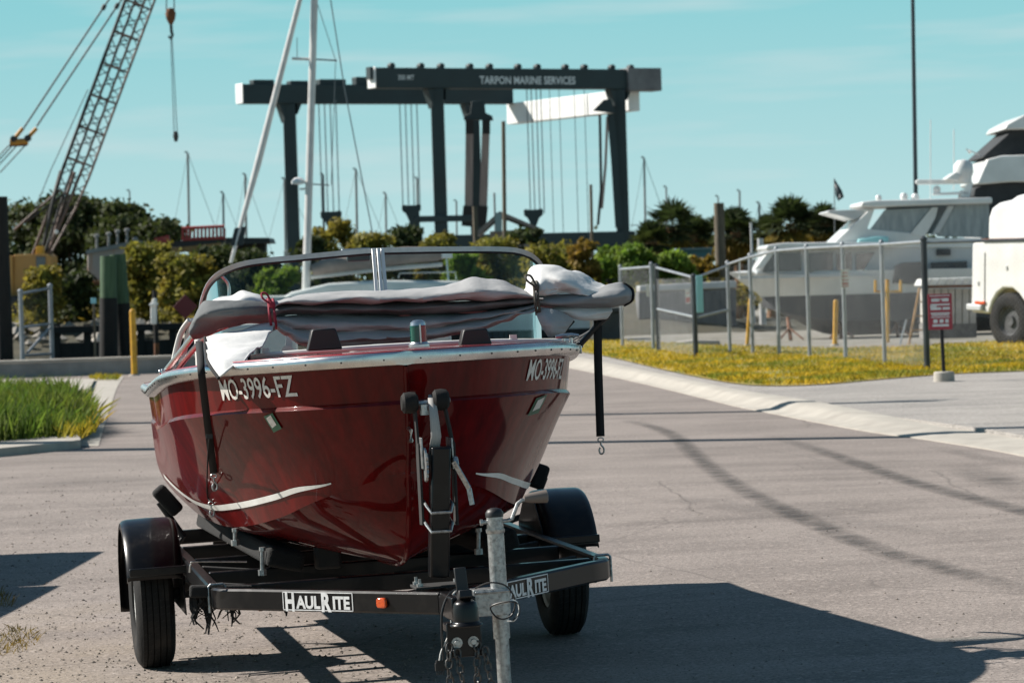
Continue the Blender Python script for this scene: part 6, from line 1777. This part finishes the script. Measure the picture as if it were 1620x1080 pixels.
for i in range(4):
    b_ = MB(); b_.tube([corner(k / 12, i) for k in range(13)], .062 if i != 1 else .085, 6); b_.build('chord', MT['crsteel' if i in (0, 3) else 'crdark'], cr_)
b_ = MB()
for k in range(NB * 2):
    f0, f1 = .1 + .9 * k / (NB * 2), .1 + .9 * (k + 1) / (NB * 2)
    for i in range(4):
        j = (i + 1) % 4
        a, b = (corner(f0, i), corner(f1, j)) if k % 2 else (corner(f0, j), corner(f1, i)); b_.tube([a, b], .026, 4)
o = b_.build('lacing', MT['crdark'], cr_); o['kind'] = 'stuff'
for k in range(9):
    f_ = .28 + .085 * k
    b_ = MB()
    b_.tube([corner(f_, 0), corner(f_, 1)], .06, 6); b_.build('frame_strut', MT['crsteel'], cr_)
    b_ = MB(); b_.tube([corner(f_, 3), corner(f_, 2)], .05, 6); b_.build('frame_strut', MT['crdark'], cr_)
def cline(name, q, r, mt='crdark', D=CD):
    b_ = MB(); b_.tube([at(x, y, D) for x, y in q], r, 6); return b_.build(name, MT[mt], cr_)
cline('pendant', [(215, -60), (172, 0), (36, 205)], .045); cline('pendant', [(232, -60), (192, 0), (58, 200)], .045)
for x, y in ((164, 12), (185, 10)): cline('pendant_socket', [(x - 2, y + 4), (x + 2, y - 4)], .11)
for x0, x1 in ((36, 24), (58, 44)): cline('pendant_link', [(x0, 203), (x1, 218)], .10, 'crorange')
for x, y in ((22, 220), (44, 219)):
    b_ = MB(); b_.lathe([(0, -.2), (.16, -.18), (.16, .18), (0, .2)], at(x, y, CD), (0, 1, 0), 10); b_.build('sheave', MT['crdark'], cr_)
cline('spreader_bar', [(16, 226), (44, 224)], .17, 'crorange'); cline('spreader_edge', [(15, 230), (43, 229)], .07)
for x in (14, 20, 27, 40): cline('rope', [(x, 230), (x - 40, 230 + 43)], .03)
cline('rope', [(139, 142), (80, 270), (56, 330)], .022)
cline('boom_stay', [(95, 300), (22, 364)], .06, 'crsteel'); cline('boom_stay', [(108, 302), (40, 352)], .05, 'crdark')
cline('mast_leg', [(96, 270), (82, 320), (52, 402)], .075, 'crsteel'); cline('mast_leg', [(118, 272), (92, 350), (72, 420)], .085, 'crsteel'); cline('mast_leg', [(130, 265), (98, 345), (80, 380)], .05)
c = at(270, 25, CD)
hkA = thing('hook_block', Vector((c.x, c.y, c.z - .5)), 'brown crane hook block hanging at the top, right of the boom', 'hook')
b_ = MB(); b_.lathe([(0, .38), (.16, .34), (.27, .1), (.22, -.18), (.1, -.42), (0, -.45)], c, (0, 1, 0) if False else (0, 0, 1), 14); b_.build('sheave_case', MT['rust'], hkA)
b_ = MB(); b_.tube([c + Vector((0, 0, -.4)), c + Vector((.01, 0, -.75)), c + Vector((.06, 0, -.98)), c + Vector((-.03, 0, -1.15)), c + Vector((-.12, 0, -1.0))], .075, 8); b_.build('hook', MT['crdark'], hkA)
tipz = boom_pt(1)
b_ = MB(); b_.tube([c + Vector((-.2, 0, .2)), at(263, -150, CD)], .028, 6); b_.tube([c + Vector((.18, 0, .2)), at(275, -150, CD)], .028, 6); b_.build('hoist_rope', MT['crdark'], hkA)
c2 = at(278, 214, CD)
b_ = MB()
for dx in (-1.5, 1.5): b_.tube([c + Vector((dx * .02, 0, -1.1)), c2 + Vector((dx * .05, 0, .1))], .022, 5)
b_.build('sling_rope', MT['cable'], hkA)
b_ = MB(); b_.lathe([(0, .2), (.1, .18), (.14, -.05), (.08, -.3), (0, -.34)], c2, (0, 0, 1), 10); b_.build('lower_shackle', MT['crdark'], hkA)
def cslab(name, poly, d0, d1, mat, bevel=.03): return slab(name, poly, CD + d0, CD + d1, mat, cr_, bevel)
MT['crcab'] = pm('crane_cab', (.46, .24, .06), (.36, .19, .06), 1.2, .6)
cslab('cab', [(20, 470), (22, 403), (74, 401), (80, 405), (80, 440), (70, 470)], -1, 1.5, 'crcab'); cslab('cab_window', [(57, 428), (57, 406), (72, 406), (72, 428)], -1.06, -1, 'darkglass')
cslab('machinery_house', [(-90, 470), (-90, 405), (20, 404), (20, 470)], -1.2, 2.5, 'crcab'); cslab('crawler', [(-80, 500), (-70, 468), (70, 468), (90, 500)], -2, 3, 'crdark', .2)
cslab('light_box', [(56, 402), (57, 390), (68, 389), (69, 402)], -.8, -.2, 'yellow')
b_ = MB(); b_.lathe([(0, -.1), (.09, -.08), (.11, .04), (0, .08)], at(89, 367, CD - .8), (0, 1, 0), 12); b_.build('work_lamp', MT['signwhite'], cr_)
cslab('orange_rail', [(82, 437), (82, 420), (84, 420), (84, 437)], -.6, -.5, 'crorange', 0)

# ================================================================== white masted sailing boat in the middle
SD = 95.0
sb_ = thing('sailing_boat', ax(560, SD, 0), 'white sailing boat with tall mast and furled sail seen through the boat windscreen', 'sailboat')
def sline(name, q, r, mt, D=SD):
    b_ = MB(); b_.tube([at(x, y, D) for x, y in q], r, 10); return b_.build(name, MT[mt], sb_)
MT['mastwhite'] = pm('mast_white', (.66, .64, .61), (.55, .53, .51), 2, .4)
sline('mast', [(484, 462), (489, 290), (499, -60)], [.115, .105, .10], 'mastwhite'); sline('furled_sail', [(365, 416), (408, 258), (474, 0), (492, -70)], [.045, .10, .075, .05], 'mastwhite')
sline('spreader', [(462, 93), (492, 94)], .04, 'mastwhite'); sline('spreader', [(492, 94), (533, 96)], .022, 'cable'); sline('spreader', [(487, 291), (521, 293)], .018, 'cable')
sline('backstay', [(523, 0), (545, 140), (590, 372)], .016, 'cable'); sline('shroud', [(470, 60), (470, 94)], .01, 'cable')
sline('shroud', [(500, 0), (531, 96), (524, 293)], .01, 'cable')
b_ = MB(); c = at(472, 288, SD - .1); b_.lathe([(0, .14), (.1, .12), (.2, .03), (.2, -.05), (0, -.08)], c, (0, 0, 1), 18); b_.build('radar_dome', MT['gel'], sb_)
b_ = MB(); b_.box(at(480, 299, SD), (.2, .1, .06)); b_.build('radar_bracket', MT['gel'], sb_)
slab('solar_panel', [(364, 389), (371, 361), (389, 358), (384, 388)], SD - .05, SD, 'bin', sb_)
MT['sailtan'] = pm('tan_sail_cover', (.30, .25, .22), (.22, .18, .16), 2, .8, bump=.3, bscale=5)
b_ = MB(); b_.tube([at(x, y, SD) for x, y in ((494, 428), (520, 420), (580, 412), (640, 404), (690, 402), (708, 402))], [.16, .24, .26, .24, .20, .1], 14); b_.build('sail_cover', MT['sailtan'], sb_)
sline('boom', [(492, 438), (600, 426), (700, 418)], .06, 'mastwhite')
slab('coachroof', [(440, 475), (460, 462), (520, 448), (600, 443), (720, 444), (800, 448), (840, 462), (850, 475)], SD - 1.1, SD + 1.1, 'gel', sb_, .1)
boat_hull(sb_, ('bottom', 'gel'), at(330, 450, SD).x, at(930, 450, SD).x, SD, .0, .35, zof(600, 470, SD), 3.2)
sline('stern_rail', [(630, 440), (632, 432), (720, 430), (722, 442)], .018, 'chrome'); slab('wind_generator', [(698, 408), (700, 398), (714, 396), (716, 408)], SD - .2, SD + .2, 'gel', sb_, .02); sline('generator_pole', [(706, 408), (710, 450)], .025, 'chrome')

# ================================================================== masts, piles and posts of the marina
MT['mastgrey'] = pm('mast_grey', (.22, .23, .23), (.16, .17, .17), 1, .5)
MT['mastdark'] = pm('mast_dark', (.035, .05, .06), None, rough=.5)
def mast(px, y0_, y1_, D, w_, label, mt='mastgrey', spr=None, stay=None, lean=4, head=True):
    zb = 0.0; a = ax(px + lean * (y1_ - y0_) / 120, D, zb); b = at(px, y0_, D)
    o = thing('boat_mast', a, label, 'mast', 'masts of the far marina'); r = w_ / 2 * D / FPX
    b_ = MB(); b_.tube([a, b], [r, r * .8], 8); b_.build('spar', MT[mt], o)
    if head: m2 = MB(); m2.box(b + Vector((-.1, 0, .05)), (.16, .1, .10)); m2.build('masthead', MT[mt], o)
    if spr:
        c = a.lerp(b, spr); m2 = MB(); m2.bar(c - Vector((.9, 0, 0)), c + Vector((.9, 0, 0)), .07, .05); m2.build('spreader', MT[mt], o)
    if stay:
        m2 = MB(); m2.tube([b, a + Vector((stay, 0, 0))], .014, 4); m2.tube([b, a + Vector((-stay * .6, 0, 0))], .012, 4); m2.build('stays', MT['cable'], o)
    return o
for args in ((205, 302, 360, 215, 3, 'short far mast above the dark trees right of the crane boom'), (297, 242, 380, 200, 4.5, 'tall thin mast standing left of the red railing', 'mastgrey', None, 3.5),
             (353, 305, 385, 210, 4, 'dark mast left of the furled sail, shorter of the pair', 'mastdark', None, 3), (388, 276, 385, 215, 4.5, 'mast just left of the furled sail, taller of the pair', 'mastgrey', None, 3),
             (450, 283, 400, 205, 4.5, 'mast left of the white mast, before the lift leg', 'mastgrey', None, 4), (511, 276, 390, 210, 4.5, 'mast just right of the white mast with a low spreader', 'mastdark', .6, None),
             (563, 268, 400, 205, 4.5, 'tall mast midway between the two hoist rope groups', 'mastgrey', None, 3.5), (610, 306, 400, 220, 4, 'lone thin mast left of the second hoist rope group', 'mastgrey', None, 3),
             (660, 282, 380, 225, 4.5, 'mast behind the second hoist rope group'), (722, 318, 375, 220, 3.5, 'short mast right of the lift front leg', 'mastgrey'),
             (1019, 250, 380, 205, 4, 'thin mast right of the lift right leg', 'mastgrey', .55, 3), (1054, 296, 350, 215, 3.5, 'short mast above the left palm group', 'mastgrey'), (1170, 302, 350, 218, 4, 'short mast above the palm right of the timber pile', 'mastgrey'),
             (1201, 321, 400, 200, 4.5, 'mast in the gap between the two palm groups', 'mastgrey', None, 2.5), (1136, 311, 340, 215, 3, 'very short mast tip above the square timber pile', 'mastgrey')):
    mast(*args)
mast(1443, -60, 312, 120, 7.5, 'very tall dark mast rising behind the cabin cruiser bridge', 'mastdark', None, None, 2.8, False)
mast(1447, 258, 312, 121, 5, 'short dark spar beside the very tall mast behind the cruiser', 'mastdark', None, None, 2.8, False)
fl = mast(1320, 282, 350, 118, 2, 'thin flagstaff with a limp flag left of the cruiser bridge', 'mastgrey', None, None, 2, False)
b_ = MB(); b_.add([at(1320, 283, 118), at(1332, 302, 117.9), at(1335, 312, 118.1), at(1326, 318, 118), at(1322, 308, 118.1)], [(0, 1, 2, 3, 4)]); b_.build('flag', MT['mastdark'], fl, solid=.02)
pile('tall_piling', 800, 192, 150, 6.5, ['pilewood'], None, 'tall slender timber piling inside the boat lift', .02); pile('timber_post', 757, 326, 135, 8, ['pilewood'], None, 'short brown timber post below the boat lift slings')
pile('timber_piling', 1143, 321, 118, 17, ['pilewood'], None, 'thick square topped timber pile between the two left palms')
pile('pier_post', 939, 292, 160, 5, ['pilewood'], None, 'dark pole with a bird shape on top, inside the lift right leg', .01); pile('pale_post', 1207, 377, 110, 10, ['gelgrey'], None, 'short pale concrete post at the cruiser foredeck')
pile('lamp_post', 1193, 352, 112, 4, ['gelgrey'], None, 'thin pale lamp post left of the cruiser', cat='lamp post'); pile('light_pole', 788, 305, 170, 3.5, ['mastgrey'], None, 'thin light pole left of the tall slender piling', cat='lamp post')
# buildings and things behind
MT['roofgrey'] = pm('grey_roof', (.17, .155, .145), (.13, .12, .11), 2, .8); MT['tealpaint'] = pm('teal_paint', (.06, .17, .20), None, rough=.6); MT['redpaint'] = pm('red_paint', (.42, .05, .045), (.3, .04, .035), 1, .6)
MT['tealgrey'] = pm('teal_grey', (.16, .24, .25), None, rough=.6)
hs = thing('gabled_shed', ax(815, 160, 0), 'small grey gabled shed seen inside the boat lift', 'shed')
slab('wall', [(775, 440), (775, 366), (852, 362), (852, 440)], 158, 164, 'roofgrey', hs); slab('roof', [(752, 368), (790, 334), (806, 340), (862, 364), (860, 368), (806, 346), (790, 342), (758, 372)], 157.6, 164.4, 'roofgrey', hs); slab('end_panel', [(783, 366), (783, 336), (794, 338), (794, 366)], 157.5, 157.9, 'tealgrey', hs)
blu = thing('blue_shed', ax(1100, 124, 0), 'low blue shed behind the shrubs left of the timber pile', 'shed')
slab('wall', [(1070, 430), (1070, 396), (1126, 394), (1126, 430)], 123, 126, 'tealpaint', blu); slab('roof', [(1068, 396), (1070, 393), (1128, 391), (1128, 394)], 122.8, 126.2, 'tealgrey', blu)
br = thing('rusty_barge', ax(176, 126, 0), 'rust streaked concrete barge behind the green topped piles', 'barge')
MT['bargeconc'] = pm('stained_concrete', (.36, .31, .28), (.42, .17, .04), .8, .9, stretch=(1.5, 1, .5), lo=.45, hi=.6)
slab('side', [(138, 444), (138, 400), (214, 386), (216, 440)], 125, 128, 'bargeconc', br, .05); slab('deck_edge', [(136, 402), (136, 396), (216, 380), (216, 388)], 124.9, 128.2, 'wallconc', br); slab('waler', [(122, 452), (122, 446), (222, 442), (222, 448)], 124.6, 125, 'rust', br, .02)
for px, pt, pb in ((153, 373, 396), (172, 370, 392), (186, 366, 390), (201, 364, 388), (214, 378, 386)):
    b_ = MB(); a, b = at(px, pb, 125.4), at(px, pt, 125.4); b_.tube([a, b], .05, 8); b_.lathe([(0, .08), (.1, .05), (.1, -.05)], b, (0, 0, 1), 8); b_.build('bollard_post', MT['wallconc'], br)
rr_ = thing('red_railing', ax(322, 132, 0), 'red railed platform on a dark stand behind the shrubs at left', 'platform')
for y in (360, 378): b_ = MB(); b_.tube([at(288, y + 1, 131), at(355, y - 2, 131)], .06, 6); b_.build('rail', MT['redpaint'], rr_)
for k in range(12): b_ = MB(); x = 289 + k * 6; b_.tube([at(x, 361, 131), at(x, 379, 131)], .05, 5); b_.build('baluster', MT['redpaint'], rr_)
slab('deck', [(240, 392), (244, 384), (360, 376), (425, 376), (428, 384), (360, 388)], 131, 134, 'crdark', rr_); slab('stand', [(300, 440), (300, 386), (420, 384), (420, 440)], 132, 133, 'crdark', rr_)
b_ = MB(); b_.bar(at(270, 397, 129), at(350, 388, 129), .25, .2); b_.build('timber', MT['woodpale'], rr_); b_ = MB(); b_.bar(at(245, 382, 130.8), at(268, 377, 130.8), .2, .25); b_.build('timber', MT['redpaint'], rr_)
